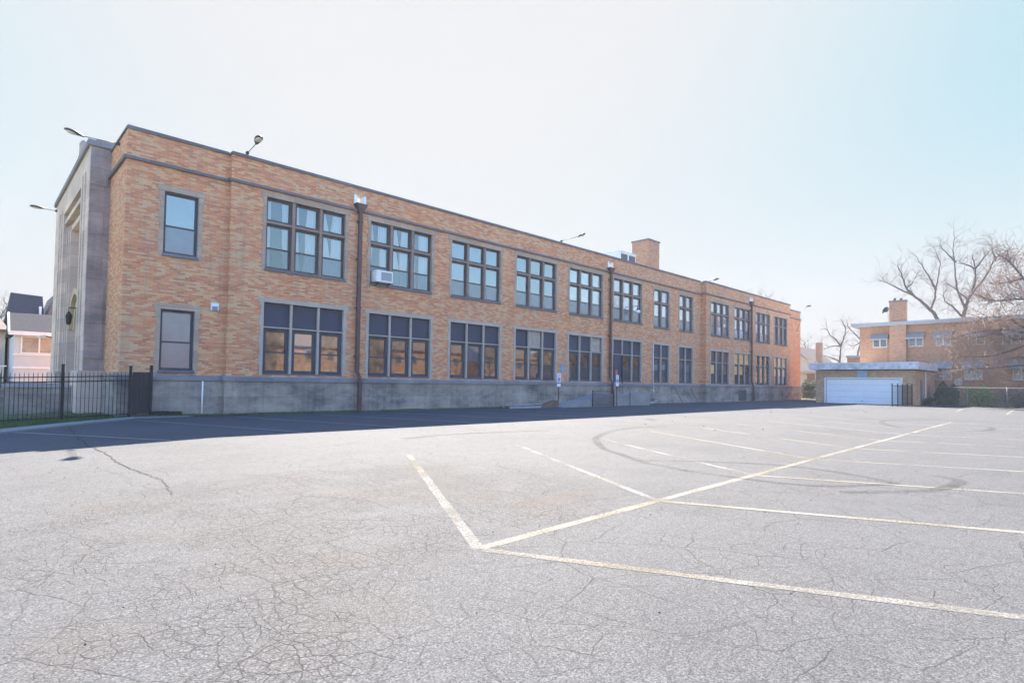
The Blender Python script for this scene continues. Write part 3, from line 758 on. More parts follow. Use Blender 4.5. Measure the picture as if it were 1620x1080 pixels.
for y in (28.9, 29.6, 36.7, 37.6): b.box(XT-.05, XT, y, y+.28, 1.72, 9.9)
for y in (30.2, 30.75, 31.3, 34.9, 35.45, 36.0):
    b.box(XT+.12+.12*(1-abs(y-33.1)/3), XT+.56, y, y+.2, 0, 8.9)
b.box(XT+.05, XT+.56, 30.2, 36.2, 9.1, 9.32); b.box(XT+.2, XT+.56, 30.4, 36.0, 8.6, 8.85)
b.build('buttress', TOWER, twr)
b = MB()                                                                  # pointed arch over the entrance
for k in range(16):
    def ap(t, r): 
        s = 1 if t > .5 else -1; u = (abs(t-.5)*2)
        return (33.1+s*(r*u), 3.4+1.9*r/1.7*math.sqrt(max(0, 1-u*u*.97)))
    for r0, r1, xx in ((1.7, 1.95, .2), (1.4, 1.62, .36)):
        a, c = ap(k/16, r0), ap((k+1)/16, r0); d, e = ap((k+1)/16, r1), ap(k/16, r1)
        b.face([(XT+xx,*a),(XT+xx,*c),(XT+xx,*d),(XT+xx,*e)][::-1]); b.face([(XT+xx,*a),(XT+xx+.3,*a),(XT+xx+.3,*c),(XT+xx,*c)]); b.face([(XT+xx,*e),(XT+xx,*d),(XT+xx+.3,*d),(XT+xx+.3,*e)])
b.build('entrance_arch', simple('ochre_limestone', (.50,.40,.25), .85), twr)
b = MB(); b.box(XT+.53, XT+.56, 31.6, 34.6, .8, 3.4); b.build('entrance_door', WOOD, twr)
b = MB(); b.box(4.3, 4.75, 40.6, 41.3, 10, 12.6); b.box(4.36, 4.68, 40.7, 41.2, 12.6, 13.1)
b.tube([(4.5,41,13.1),(4.5,41,13.6),(4.5,41,14.0),(4.5,41,14.15),(4.5,41,14.3),(4.5,41,15.0),(4.5,41,15.2)], [.2,.17,.17,.25,.2,.2,.08], 8); b.build('pinnacle', TOWERD, twr)
b = MB(); b.box(4.0, 4.9, 42.05, 43, 9, 12.6); b.build('parapet_block', TOWER, twr)

# ------------------------------------------------------------------ things on the school
def floodlight(label, base, head, tilt, size=.62, mount=None):
    """cobra head floodlight on a pipe arm"""
    base = Vector(base); head = Vector(head)
    root = thing('floodlight', label, 'floodlight', tuple(base), 'floodlights on arms along the school roof')
    d = (head-base).normalized()
    b = MB(); b.tube([base, head], .015, 8); b.tube([base-d*.02, base+d*.08], .07, 8); b.build('arm', DKMETAL, root, True)
    h = Vector((d.x, d.y, 0)).normalized(); h = (h+Vector((0,0,tilt))).normalized(); sd_ = h.cross(Vector((0,0,1))).normalized(); up = sd_.cross(h)
    b = MB(); lens = MB(); n = 14
    prof = [(-.1,.05,.045),(.0,.09,.07),(.16,.15,.10),(.34,.18,.11),(.48,.165,.09),(.57,.11,.055),(.6,.04,.02)]
    i0 = 0
    for (t, w, hh) in prof:
        t *= size/.62; w *= size/.62; hh *= size/.62
        for j in range(n):
            a = 2*math.pi*j/n; s, c = math.sin(a), math.cos(a)
            p = head+h*t+sd_*(c*w)+up*(s*hh if s > 0 else s*hh*.35); b.v.append(tuple(p))
    for k in range(len(prof)-1):
        for j in range(n): b.f.append((k*n+j, k*n+(j+1) % n, (k+1)*n+(j+1) % n, (k+1)*n+j)); b.m.append(0)
    b.f.append(tuple(range(n-1, -1, -1))); b.m.append(0)
    hd = b.build('lamp_head', DKMETAL, root, True)
    sc = size/.62
    for k in range(7):
        for j in range(12):
            def q(r, a): return head+h*(.34*sc+.2*sc*r*math.cos(a))+sd_*(.15*sc*r*math.sin(a))-up*(.045*sc+.05*sc*math.sqrt(max(0, 1-r*r)))
            a0, a1 = 2*math.pi*j/12, 2*math.pi*(j+1)/12
            lens.face([q(k/7,a0), q((k+1)/7,a0), q((k+1)/7,a1), q(k/7,a1)])
    lens.build('lens', LENS, hd, True)
    return root
floodlight('dark floodlight on a long arm at the brick corner beside the stone tower top', (3.99, 26.3, 10.50), (2.8, 26.3, 10.45), .22, .54)
floodlight('dark floodlight low on the far left edge of the stone tower', (3.3, 39.6, 10.5), (2.72, 39.6, 10.5), .05, .6)
floodlight('floodlight with its lens showing on a short arm above the single window pavilion seam', (8.05, 24.3, 10.78), (7.86, 22.7, 10.66), .25, .52)
floodlight('floodlight on a thin level arm above the middle of the long roof edge', (27.7, 24.3, 10.78), (27.7, 22.8, 10.82), .22, .5)
floodlight('small floodlight just above the roof corner where the right pavilion starts', (47.3, 24.3, 10.72), (47.45, 23.8, 10.86), .15, .62)
floodlight('floodlight on a slanting pole off the far right end of the school', (71.2, 25.0, 8.15), (73.1, 24.5, 11.25), .2, .75)

ac = thing('air_conditioner', 'white window air conditioner in the second upper bay from the left beside the brown downspout', 'air conditioner', (14.5, 24.4, 6.25))
b = MB(); b.box(14.06, 14.98, 24.1, 24.62, 6.27, 6.83); b.build('case', WHITEP, ac)
b = MB()
b.box(14.28, 14.95, 24.085, 24.1, 6.31, 6.35); b.box(14.28, 14.95, 24.085, 24.1, 6.75, 6.79); b.box(14.28, 14.32, 24.085, 24.1, 6.35, 6.75); b.box(14.91, 14.95, 24.085, 24.1, 6.35, 6.75)
for k in range(3): b.box(14.04, 14.06, 24.16+.12*k, 24.22+.12*k, 6.32, 6.78)
b.build('casing_rim', WHITEP, ac)
b = MB(); b.face([(14.32,24.094,6.35),(14.91,24.094,6.35),(14.91,24.094,6.75),(14.32,24.094,6.75)])
b.build('coil_panel', simple('coil_grey', (.30,.31,.32), .6, var=.2, scale=20), ac)
b = MB(); b.bar((14.2,24.45,6.1),(14.2,24.12,6.25),.04,.04); b.bar((14.85,24.45,6.1),(14.85,24.12,6.25),.04,.04); b.build('bracket', DKMETAL, ac)

hv = thing('rooftop_unit', 'pale box shaped rooftop air unit with dark grilles beside the brick chimney', 'rooftop unit', (38.8, 28, 9.85))
b = MB(); b.box(37.9, 40.15, 26.9, 29.0, 9.95, 12.3); b.box(37.85, 40.2, 26.85, 29.05, 12.3, 12.37); b.box(37.98, 40.0, 27, 28.9, 9.85, 9.95); b.build('case', simple('pale_grey_cabinet', (.62,.66,.68), .45, var=.08), hv)
b = MB()
for xa in (38.05, 39.15):
    for k in range(14): b.box(xa+.065*k, xa+.065*k+.03, 26.87, 26.9, 10.5, 12.15)
b.build('grille', simple('grille_grey', (.13,.14,.15), .6), hv)

b = MB(); b.box(6.98, 7.26, YA-.09, YA-.002, 4.2, 4.5); vb = b.build('vent_box', WHITEP, None, label='small white vent hood on the brick right of the lower single window', cat='vent')
b = MB()
for k in range(3): b.bar((7.01,YA-.10,4.24+.06*k),(7.23,YA-.10,4.24+.06*k),.03,.012)
b.box(7.02, 7.22, YA-.095, YA-.09, 4.2, 4.36); b.build('louvre', BLUEP, vb)
b = MB(); b.tube([(6.75,YA-.12,.03),(6.75,YA-.12,1.36)], .03, 8); b.tube([(6.75,YA-.12,1.3),(6.75,YA-.05,1.4)], .03, 8); b.build('conduit_pipe', WHITE, None, True, label='short white conduit pipe on the stone base below the vent hood', cat='pipe')
b = MB(); b.tube([(39.05,YB-.1,.35),(39.05,YB-.1,1.3),(39.0,YB-.08,1.7),(39.0,YB-.06,4.7)], .035, 8); b.box(38.97, 39.13, YB-.14, YB-.062, .9, 1.1); b.build('conduit_pipe', simple('pale_conduit', (.55,.56,.58), .5), None, True, label='tall pale conduit running beside the narrow window right of the door', cat='pipe')
b = MB(); b.box(28.02, 28.42, YB-.03, YB-.002, 2.22, 2.8); b.box(28.07, 28.37, YB-.036, YB-.03, 2.28, 2.74); b.build('wall_plate', BLUEP, None, label='small blue grey metal plate on the brick pier behind the left accessible parking sign', cat='plate')
gl = thing('wall_lamp', 'white globe lamp hanging off the upper bay above the door', 'wall lamp', (36.3, 24.4, 7.3))
b = MB(); b.tube([(36.3,24.52,7.4),(36.3,24.15,7.42),(36.3,24.1,7.15)], .025, 8); b.build('bracket', BLACK, gl, True)
b = MB(); b.ball((36.3,24.1,6.98), .2, 0, 14, 10, 1, 1, .75); b.build('globe', WHITE, gl, True)
b = MB(); b.tube([(36.3,24.1,7.1),(36.3,24.1,7.2)], [.13,.06], 10); b.build('cap', BLACK, gl, True)
# lantern and camera on the tower
ln = thing('lantern', 'black lantern on the stone tower beside the pointed arch', 'lantern', (3.2, 30.0, 4.1))
b = MB(); b.bar((3.3,30,4.35),(3.0,30,4.35),.04,.04); b.bar((3.02,30,4.35),(3.02,30,4.15),.03,.03); b.build('bracket', BLACK, ln)
b = MB(); b.tube([(3.02,30,3.62),(3.02,30,3.7),(3.02,30,4.0),(3.02,30,4.18)], [.05,.1,.13,.04], 6); b.build('lamp_body', BLACK, ln)
sc = thing('security_camera', 'small security camera low on the far left edge of the stone tower', 'security camera', (3.1, 39.5, 4.3))
b = MB(); b.bar((3.3,39.6,3.55),(2.95,39.5,3.6),.06,.06); b.build('bracket', DKMETAL, sc)
b = MB(); b.bar((3.0,39.5,3.62),(2.72,39.35,3.54),.1,.1); b.build('camera_body', WHITE, sc)

# ------------------------------------------------------------------ ramp, rail, signs, odds and ends by the door
rp = thing('concrete_ramp', 'concrete ramp and landing rising to the dark door', 'ramp', (31, 23.6, 0))
b = MB(); y0, y1 = 22.95, YB-.07
b.face([(26.6,y0,.012),(31.1,y0,.76),(31.1,y1,.76),(26.6,y1,.012)]); b.face([(26.6,y0,0),(31.1,y0,0),(31.1,y0,.76),(26.6,y0,.012)])
b.box(31.1, 36.0, y0, y1, -.02, .76); b.build('slope', RAMPC, rp)
b = MB(); b.box(33.6, 36.0, y0-.16, y0-.001, -.02, .98); b.build('knee_wall', RAMPC, rp)
rl = thing('picket_railing', 'short grey picket railing beside the ramp under the right accessible sign', 'railing', (30.4, 22.8, 0))
b = MB()
for k in range(20): b.bar((29.4+.115*k,22.85,.08),(29.4+.115*k,22.85,1.0),.016,.016)
b.build('pickets', DKMETAL, rl)
b = MB(); b.bar((29.35,22.85,1.02),(31.65,22.85,1.02),.04,.03); b.bar((29.35,22.85,.1),(31.65,22.85,.1),.03,.03); b.build('rail', DKMETAL, rl)
for x in (29.35, 31.65): b = MB(); b.bar((x,22.85,-.02),(x,22.85,1.08),.05,.05); b.build('post', BLACK, rl)
def access_sign(x, y, label, two_plates):
    r = thing('parking_sign', label, 'sign', (x, y, 0), 'accessible parking signs by the ramp')
    b = MB(); b.bar((x,y,-.1),(x,y,2.1),.05,.05); b.build('post', simple('sign_post_brown', (.10,.065,.05), .6), r)
    f = y-.035
    b = MB(); b.box(x-.16, x+.16, f, f+.012, 1.55 if two_plates else 1.36, 2.12)
    pl = b.build('sign_plate', WHITE, r)
    if two_plates: b = MB(); b.box(x-.16, x+.16, f, f+.012, 1.28, 1.47); b.build('lower_plate', WHITE, r)
    cz = 1.72
    b = MB(); b.box(x-.11, x+.11, f-.004, f-.001, cz-.12, cz+.12); b.build('symbol_panel', BLUES, pl)
    b = MB(); g_ = f-.008
    for k in range(14):                                                      # wheelchair user pictogram
        a0, a1 = math.pi*(.75+1.35*k/14), math.pi*(.75+1.35*(k+1)/14)
        P = lambda a, r_: (x-.01+r_*math.cos(a), g_, cz-.035+r_*math.sin(a))
        b.face([P(a0,.045), P(a1,.045), P(a1,.062), P(a0,.062)][::-1])
    b.ball((x-.02,g_+.003,cz+.09), .018, 0, 10, 6, 1, .15, 1)
    b.bar((x-.02,g_,cz+.06),(x-.012,g_,cz-.01),.004,.02); b.bar((x-.012,g_,cz-.008),(x+.04,g_,cz-.008),.004,.018); b.bar((x+.04,g_,cz-.008),(x+.065,g_,cz-.07),.004,.018); b.bar((x-.015,g_,cz+.03),(x+.03,g_,cz+.028),.004,.014)
    b.build('symbol', WHITE, pl)
    b = MB()
    for z, w in ((2.05,.22),(1.98,.18),(1.91,.2)):                                # rows of tiny print
        b.box(x-w/2, x+w/2, f-.003, f-.001, z-.014, z+.014)
    b.build('print', BLUES, pl)
access_sign(27.0, 23.75, 'accessible parking sign with a separate small plate below, in front of the brick pier', True)
access_sign(31.85, 22.75, 'single plate accessible parking sign beside the picket railing and door', False)
b = MB()
for k in range(3):
    xx = 22.6+.95*k; b.box(xx, xx+.9, 23.55, 24.25, .14+.02*k, .17+.02*k)
b.bar((22.6,23.6,.05),(25.3,23.6,.05),.08,.1); b.bar((22.6,24.2,.05),(25.3,24.2,.05),.08,.1)
b.build('cellar_hatch', WOODL, None, label='low grey board cellar hatch lying at the foot of the wall', cat='hatch')
b = MB(); i = 0
b.v += [(25.2,23.5,.0),(26.75,23.5,.0),(26.75,24.1,.0),(25.2,24.1,.0),(25.2,23.5,.06),(26.75,23.5,.42),(26.75,24.1,.42),(25.2,24.1,.06)]
b.f += [(3,2,1,0),(4,5,6,7),(0,1,5,4),(1,2,6,5),(2,3,7,6),(3,0,4,7)]; b.m += [0]*6
b.build('wooden_wedge', WOOD, None, label='brown wooden wedge ramp at the wall left of the first accessible sign', cat='wooden wedge')
st = thing('broken_bench', 'low dark bench frame with a tilted pale plank beside the landing', 'bench', (37.2, 23.5, 0))
b = MB()
for x in (36.5, 37.0): b.bar((x,23.5,0),(x-.15,23.5,.85),.05,.05); b.bar((x,23.9,0),(x-.15,23.9,.85),.05,.05)
b.bar((36.3,23.5,.32),(37.7,23.5,.32),.06,.16); b.bar((36.4,23.9,.4),(38.3,23.9,.4),.06,.05); b.build('frame', WOOD, st)
b = MB(); b.bar((36.35,23.35,.06),(37.9,23.45,.26),.35,.05); b.build('plank', WOODL, st)
for dx, lab in ((42.3, 'thin dark pole leaning on the base wall below the right narrow window'), (44.9, 'thin dark pole leaning on the base wall next to the right pavilion corner')):
    b = MB(); b.tube([(dx+.5,23.95,0),(dx,YB-.09,1.25)], .025, 6); b.build('leaning_pole', WOOD, None, label=lab, cat='pole')
mb_ = thing('meter_box', 'grey utility meter boxes at the foot of the downspout on the right pavilion', 'meter box', (56.5, 23.7, 0))
b = MB(); b.box(56.5, 57.0, YC-.25, YC-.065, .35, .95); b.box(57.15, 57.5, YC-.22, YC-.065, .3, .8); b.build('box', simple('utility_grey', (.16,.17,.18), .6), mb_)
b = MB(); b.tube([(56.75,YC-.15,.95),(56.75,YC-.12,1.36)], .03, 6); b.tube([(57.3,YC-.15,.8),(57.3,YC-.1,1.36)], .03, 6); b.build('pipe', GALV, mb_)
b = MB()
for x in (53.2, 54.8): b.box(x, x+.08, YC-.09, YC-.062, .1, 1.0)
b.box(53.2, 54.88, YC-.1, YC-.062, 1.0, 1.12); b.box(53.28, 54.8, YC-.075, YC-.062, .1, 1.0); b.build('basement_hatch', simple('dark_hatch', (.075,.078,.09), .7), None, label='dark boarded basement opening in the base of the right pavilion', cat='hatch')

# ------------------------------------------------------------------ iron fence at the left
def fz(x): return -.033*max(0, 4.5-x)
fence = thing('iron_fence', 'black iron picket fence with tall posts in front of the stone tower', 'fence', (2, 24, 0))
FY = 24.2
b = MB(); rails = MB()
xs = lin(-7.0, 4.22, 98)
for x in xs:
    z = fz(x); b.bar((x,FY,z+.05),(x,FY,z+1.62),.017,.017); b.tube([(x,FY,z+1.6),(x,FY,z+1.68)],[.012,.003],5)
for z in (.16, 1.36, 1.52):
    rails.bar((-7,FY,fz(-7)+z),(4.5,FY,fz(4.5)+z),.028,.035)
b.build('pickets', BLACK, fence); rails.build('rail', BLACK, fence)
for x, h, w in ((-4.6,1.85,.06),(-.6,1.85,.06),(2.34,1.92,.085),(4.26,1.86,.085)):
    b = MB(); b.bar((x,FY,fz(x)-.1),(x,FY,fz(x)+h),w,w); b.box(x-w*.6, x+w*.6, FY-w*.6, FY+w*.6, fz(x)+h, fz(x)+h+.03); b.build('post', BLACK, fence)
b = MB(); b.bar((.05,FY-.03,fz(0)+.0),(.05,FY-.03,fz(0)+1.72),.045,.045); b.build('post', BLACK, fence)
gate = thing('sheet_metal_gate', 'dark sheet metal gate leaf closing the fence against the brick wall', 'gate', (4.6, 24.3, 0))
b = MB(); b.bar((4.36,FY,.08),(4.36,FY,1.66),.02,.02); b.box(4.32, 4.86, FY-.006, FY+.006, .16, 1.66)
for x in (4.42,4.54,4.66,4.78): b.bar((x,FY-.012,.16),(x,FY-.012,1.66),.015,.02)
b.build('panel', simple('rusty_dark_sheet', (.035,.028,.03), .6, var=.35), gate)
b = MB(); b.bar((4.9,FY,-.05),(4.9,FY,1.93),.09,.09); b.build('post', BLACK, gate)
b = MB(); b.box(4.98, 5.95, 24.2, 24.62, .03, .2); b.box(5.0, 5.5, 24.15, 24.4, .05, .23); b.build('dark_sacks', simple('black_plastic', (.012,.013,.016), .35), None, label='flat black sack lying at the wall next to the gate post', cat='sack')
# stoop wall in front of the tower entrance
sw = thing('stoop_wall', 'low grey concrete stoop wall behind the iron fence', 'stoop', (2, 30, 0))
b = MB(); b.box(1.1, 3.15, 29.6, 30.0, -.4, 1.0); b.box(1.1, 3.15, 36.2, 36.6, -.4, 1.0); b.box(1.5, 3.15, 30, 36.2, -.4, .55); b.build('side_wall', BASESTONE, sw)
b = MB(); b.box(1.04, 3.16, 29.54, 30.06, 1.0, 1.1); b.box(1.04, 3.16, 36.14, 36.66, 1.0, 1.1); b.build('cap', CONC, sw)

# ------------------------------------------------------------------ houses at the left, across the street
def gable(b, x0, x1, y0, y1, z0, z1, axis='x', over=.25, m=0):
    """solid gabled roof prism, ridge along axis"""
    if axis == 'x':
        ym = (y0+y1)/2; A = [(x0,y0-over,z0),(x0,y1+over,z0),(x0,ym,z1)]; B_ = [(x1,y0-over,z0),(x1,y1+over,z0),(x1,ym,z1)]
    else:
        xm = (x0+x1)/2; A = [(x0-over,y0,z0),(x1+over,y0,z0),(xm,y0,z1)]; B_ = [(x0-over,y1,z0),(x1+over,y1,z0),(xm,y1,z1)]
    b.face(A[::-1] if axis == 'y' else A, m); b.face(B_ if axis == 'y' else B_[::-1], m)
    for k in range(3): b.face([A[k], A[(k+1) % 3], B_[(k+1) % 3], B_[k]], m)
def house_window(parent, x0, x1, y, z0, z1, mat, split=True):
    f = MB(); w = .08
    f.box(x0, x1, y-.06, y-.002, z0, z0+w); f.box(x0, x1, y-.06, y-.002, z1-w, z1); f.box(x0, x0+w, y-.06, y-.002, z0+w, z1-w); f.box(x1-w, x1, y-.06, y-.002, z0+w, z1-w)
    if split: f.box((x0+x1)/2-.04, (x0+x1)/2+.04, y-.055, y-.002, z0+w, z1-w)
    r = f.build('window', WHITE, parent); g = MB(); g.face([(x0+w,y-.03,z0+w),(x1-w,y-.03,z0+w),(x1-w,y-.03,z1-w),(x0+w,y-.03,z1-w)]); g.build('pane', mat, r)
    return r
h1 = thing('porch_house', 'white sided porch house with dark shingle roof behind the fence left of the tower', 'house', (4, 50, -.3))
b = MB(); b.box(2.15, 9, 48, 54, 1.05, 4.05); b.build('wall', SIDING, h1)
b = MB(); b.box(2.2, 9, 48.05, 54, -.8, 1.05); b.build('porch_base', REDBR, h1)
b = MB(); b.box(2.1, 9, 47.96, 48.1, 1.9, 2.02); b.box(2.1, 9, 47.95, 48.1, 2.75, 2.84); b.build('trim', WHITE, h1)
b = MB(); b.face([(1.9,47.7,4.2),(9,47.7,4.3),(9,49.4,5.65),(1.9,49.4,5.55)]); b.face([(1.9,49.4,5.55),(9,49.4,5.65),(9,54.5,4.1),(1.9,54.5,4.1)]); b.face([(1.9,47.7,4.2),(1.9,49.4,5.55),(1.9,54.5,4.1)]); b.face([(1.9,47.7,4.2),(1.9,54.5,4.1),(9,54.5,4.1),(9,47.7,4.3)]); b.build('roof', SHING, h1)
b = MB(); b.box(1.85, 9, 47.6, 47.72, 4.02, 4.27); b.bar((1.86,47.7,4.12),(1.86,49.4,5.5),.1,.2); b.build('gutter', WHITE, h1)
house_window(h1, 2.45, 4.3, 48, 2.86, 4.0, simple('curtained_pane', (.36,.30,.24), .3, var=.4, scale=1.4))
house_window(h1, 4.5, 6.3, 48, 2.86, 4.0, G_TAN)
h2 = thing('slate_roofed_house', 'dark slate roofed house rising just above the porch house roof', 'house', (3, 58, -.4))
b = MB(); b.box(2.2, 4.4, 57.2, 64, -.8, 6.1); b.build('wall', simple('brown_siding', (.22,.17,.15), .8), h2)
b = MB(); b.face([(2.05,57,5.2),(4.3,57,5.2),(4.25,59.3,7.85),(2.3,59.3,7.95)]); b.face([(2.3,59.3,7.95),(4.25,59.3,7.85),(4.3,64.3,5.4),(2.05,64.3,5.4)]); b.face([(2.05,57,5.2),(2.3,59.3,7.95),(2.05,64.3,5.4)]); b.face([(4.3,57,5.2),(4.3,64.3,5.4),(4.25,59.3,7.85)]); b.build('roof', SHING, h2)
b = MB(); b.box(3.98, 4.12, 57.9, 58.6, 5.6, 6.9); b.build('dormer', WHITE, h2)
h3 = thing('gabled_house', 'house with brown gable and a narrow white gable beside the tower edge', 'house', (5.4, 60, -.4))
b = MB(); b.box(4.55, 8, 58, 66, -.8, 6.2); b.build('wall', SIDING, h3)
b = MB(); gable(b, 4.5, 5.6, 57.8, 66.2, 6.0, 8.2, 'y', .1); b.build('roof', SHINGB, h3)
b = MB(); gable(b, 5.1, 7.4, 57.4, 66, 5.6, 9.6, 'y', .1); b.build('tall_gable', SIDING, h3)
b = MB(); b.box(5.02, 5.3, 59, 59.6, 8.0, 9.3); b.build('chimney', SHING, h3)
h4 = thing('beige_bungalow', 'beige stucco bungalow at the left picture edge beyond the hedge', 'house', (0, 58, -.4))
b = MB(); b.box(-7, 2.0, 56, 64, -.8, 4.8); b.build('wall', BEIGE, h4)
b = MB(); b.face([(-7.4,55.4,4.75),(2.2,55.4,4.75),(1.2,58.5,6.6),(-6,58.5,6.6)]); b.face([(2.2,55.4,4.75),(2.2,64.5,4.75),(1.2,61.5,6.6),(1.2,58.5,6.6)]); b.face([(-6,58.5,6.6),(1.2,58.5,6.6),(1.2,61.5,6.6),(-6,61.5,6.6)]); b.face([(-7.4,64.5,4.75),(-7.4,55.4,4.75),(-6,58.5,6.6),(-6,61.5,6.6)]); b.face([(2.2,64.5,4.75),(-7.4,64.5,4.75),(-6,61.5,6.6),(1.2,61.5,6.6)]); b.build('roof', SHINGB, h4)
b = MB(); b.box(-7.45, 2.25, 55.3, 55.45, 4.6, 4.78); b.build('fascia', WOOD, h4)
house_window(h4, 1.0, 1.6, 56, 1.6, 3.5, G_DK, False); house_window(h4, -1.6, .2, 56, 1.6, 3.5, G_DK)
pr = thing('white_railing', 'white porch railing at the left picture edge in front of the hedge', 'railing', (1, 49, 0))
b = MB()
for k in range(30): b.bar((-1.8+.12*k,48.6,.95),(-1.8+.12*k,48.6,2.02),.03,.03)
b.build('pickets', WHITE, pr)
b = MB(); b.bar((-1.85,48.6,2.04),(1.85,48.6,2.04),.07,.07); b.bar((-1.85,48.6,.98),(1.85,48.6,.98),.06,.06); b.build('rail', WHITE, pr)
b = MB(); b.box(-2, 2.1, 48.5, 52, -.8, .9); b.build('porch_steps', REDBR, pr)

def leaf_cloud(b, n, fn, size=.09):
    for k in range(n):
        p, sc = fn(); a = rnd.uniform(0, 6.28); t = rnd.uniform(-1, 1)
        d = Vector((math.cos(a)*math.sqrt(1-t*t), math.sin(a)*math.sqrt(1-t*t), t)); e = d.orthogonal().normalized(); s = size*sc*rnd.uniform(.6, 1.4)
        p = Vector(p); b.face([p-d*s, p+e*s*.5, p+d*s, p-e*s*.5])
def shrub(name, label, x0, x1, y0, y1, h, n, mat, size=.09, cat='hedge', group=None, twigs=120, z0=0, lump=.25):
    r = thing(name, label, cat, ((x0+x1)/2, (y0+y1)/2, z0), group)
    st_ = MB()
    cx = [(rnd.uniform(x0, x1), rnd.uniform(y0, y1)) for k in range(7)]
    for k in range(twigs):
        c = rnd.choice(cx); e = (rnd.uniform(x0,x1), rnd.uniform(y0,y1), z0+h*rnd.uniform(.5,1.0))
        m_ = ((c[0]+e[0])/2+rnd.uniform(-.1,.1), (c[1]+e[1])/2+rnd.uniform(-.1,.1), z0+(e[2]-z0)*.55)
        st_.tube([(c[0],c[1],z0), m_, e], [.015,.011,.004], 4, cap=False)
    st_.build('stem', BARKD, r)
    b = MB(); ph = [rnd.uniform(0, 6) for k in range(4)]
    def fn():
        while True:
            x, y, u = rnd.uniform(x0,x1), rnd.uniform(y0,y1), rnd.random()**.7
            top = h*(1-lump*.5+lump*.5*math.sin(x*2.3+ph[0])*math.sin(y*1.9+ph[1])+.12*math.sin(y*6+ph[2]))
            d = max(abs(x-(x0+x1)/2)/((x1-x0)/2), abs(y-(y0+y1)/2)/((y1-y0)/2))
            if u*top > top*(1.08-.35*max(0, d-.55)/.45): continue
            if math.sin(x*7+ph[3])*math.sin(y*6+ph[0])*math.sin(u*9+ph[1]) > .55: continue
            return (x, y, z0+.05+u*top), 1
    leaf_cloud(b, n, fn, size); b.build('foliage', mat, r)
    return r
shrub('hedge', 'clipped sunlit hedge top behind the white railing at the left edge', -3, 1.9, 52.2, 53.6, 2.7, 3500, LEAFY, .1, z0=-.3)

# ------------------------------------------------------------------ garage, brick house and yard at the right
ga = thing('garage', 'flat roofed buff brick garage with wide white door and peeling fascia', 'garage', (64, 15, 0))
gx, gy0, gy1 = 60.2, 11.29, 19.36
b = MB()
b.box(gx, gx+.25, gy0, 12.33, -.2, 3.14); b.box(gx, gx+.25, 18.45, gy1, -.2, 3.14); b.box(gx, gx+.25, 12.33, 18.45, 2.36, 3.14)
b.box(gx+.25, 69.0, gy0, gy0+.25, -.2, 3.14); b.box(gx+.25, 69.0, gy1-.25, gy1, -.2, 3.14); b.box(68.75, 69, gy0+.25, gy1-.25, -.2, 3.14)
b.build('wall', BRICK3, ga)
b = MB()
for k in range(4):
    z = .02+.585*k; b.box(gx+.1, gx+.15, 12.34, 18.44, z, z+.575)
    for q in range(8): b.box(gx+.085, gx+.1, 12.42+.76*q, 12.42+.76*q+.6, z+.09, z+.49)
gd = b.build('garage_door', GDOOR, ga)
b = MB(); b.bar((gx+.06,15.3,.3),(gx+.06,15.5,.3),.03,.03); b.build('handle', DKMETAL, gd)
b = MB(); b.box(gx-.02, gx+.1, 12.2, 12.33, 0, 2.36); b.box(gx-.02, gx+.1, 18.45, 18.58, 0, 2.36); b.box(gx-.02, gx+.1, 12.2, 18.58, 2.36, 2.46); b.build('door_frame', WHITE, gd)
b = MB(); b.box(gx-.5, 69.0, gy0-.35, gy1+.5, 3.78, 3.86); b.build('roof', WHITEP, ga)
b = MB(); b.box(gx-.48, 68.9, gy0-.33, gy1+.48, 3.22, 3.78); b.build('fascia', FASCIA, ga)
b = MB(); b.box(gx-.03, gx-.001, 14.95, 15.75, 2.5, 3.13); b.build('door_sign', simple('blank_blue_board', (.30,.40,.55), .6, var=.2), ga)
b = MB(); b.box(62.4, 63.2, gy0-.03, gy0-.001, .1, 2.3); b.build('side_door', simple('dim_blue_door', (.12,.15,.19), .6), ga)
b = MB(); b.tube([(64.4,gy0-.06,0),(64.4,gy0-.06,3.1)], .05, 6); b.build('downspout', WHITE, ga)

bh = thing('brick_apartment_house', 'two storey brown brick house with grey window awnings and a tall chimney behind the garage', 'house', (74, 8, 0))
hx = 69.0; HY0, HY1 = -9, 17.8
b = MB(); b.box(hx, 80, HY0, HY1, -.2, 7.98); b.build('wall', BRICK2, bh)
rf = MB(); rf.box(hx-.75, 80.6, HY0-.6, HY1+.65, 8.14, 8.34); rf.box(hx-.7, 80.5, HY0-.5, HY1+.6, 7.98, 8.14); rfo = rf.build('roof', ROOFEDGE, bh)
b = MB(); b.box(hx-.6, hx-.001, 13.53, 14.97, -.2, 10.4); b.build('chimney', BRICK2, bh)
b = MB(); b.box(hx-.65, hx+.05, 13.48, 15.02, 10.4, 10.52); b.tube([(hx-.3,14.0,10.52),(hx-.3,14.0,10.75)], .12, 8); b.tube([(hx-.3,14.55,10.52),(hx-.3,14.55,10.8)], .12, 8); b.build('chimney_cap', DARKSTONE, bh)
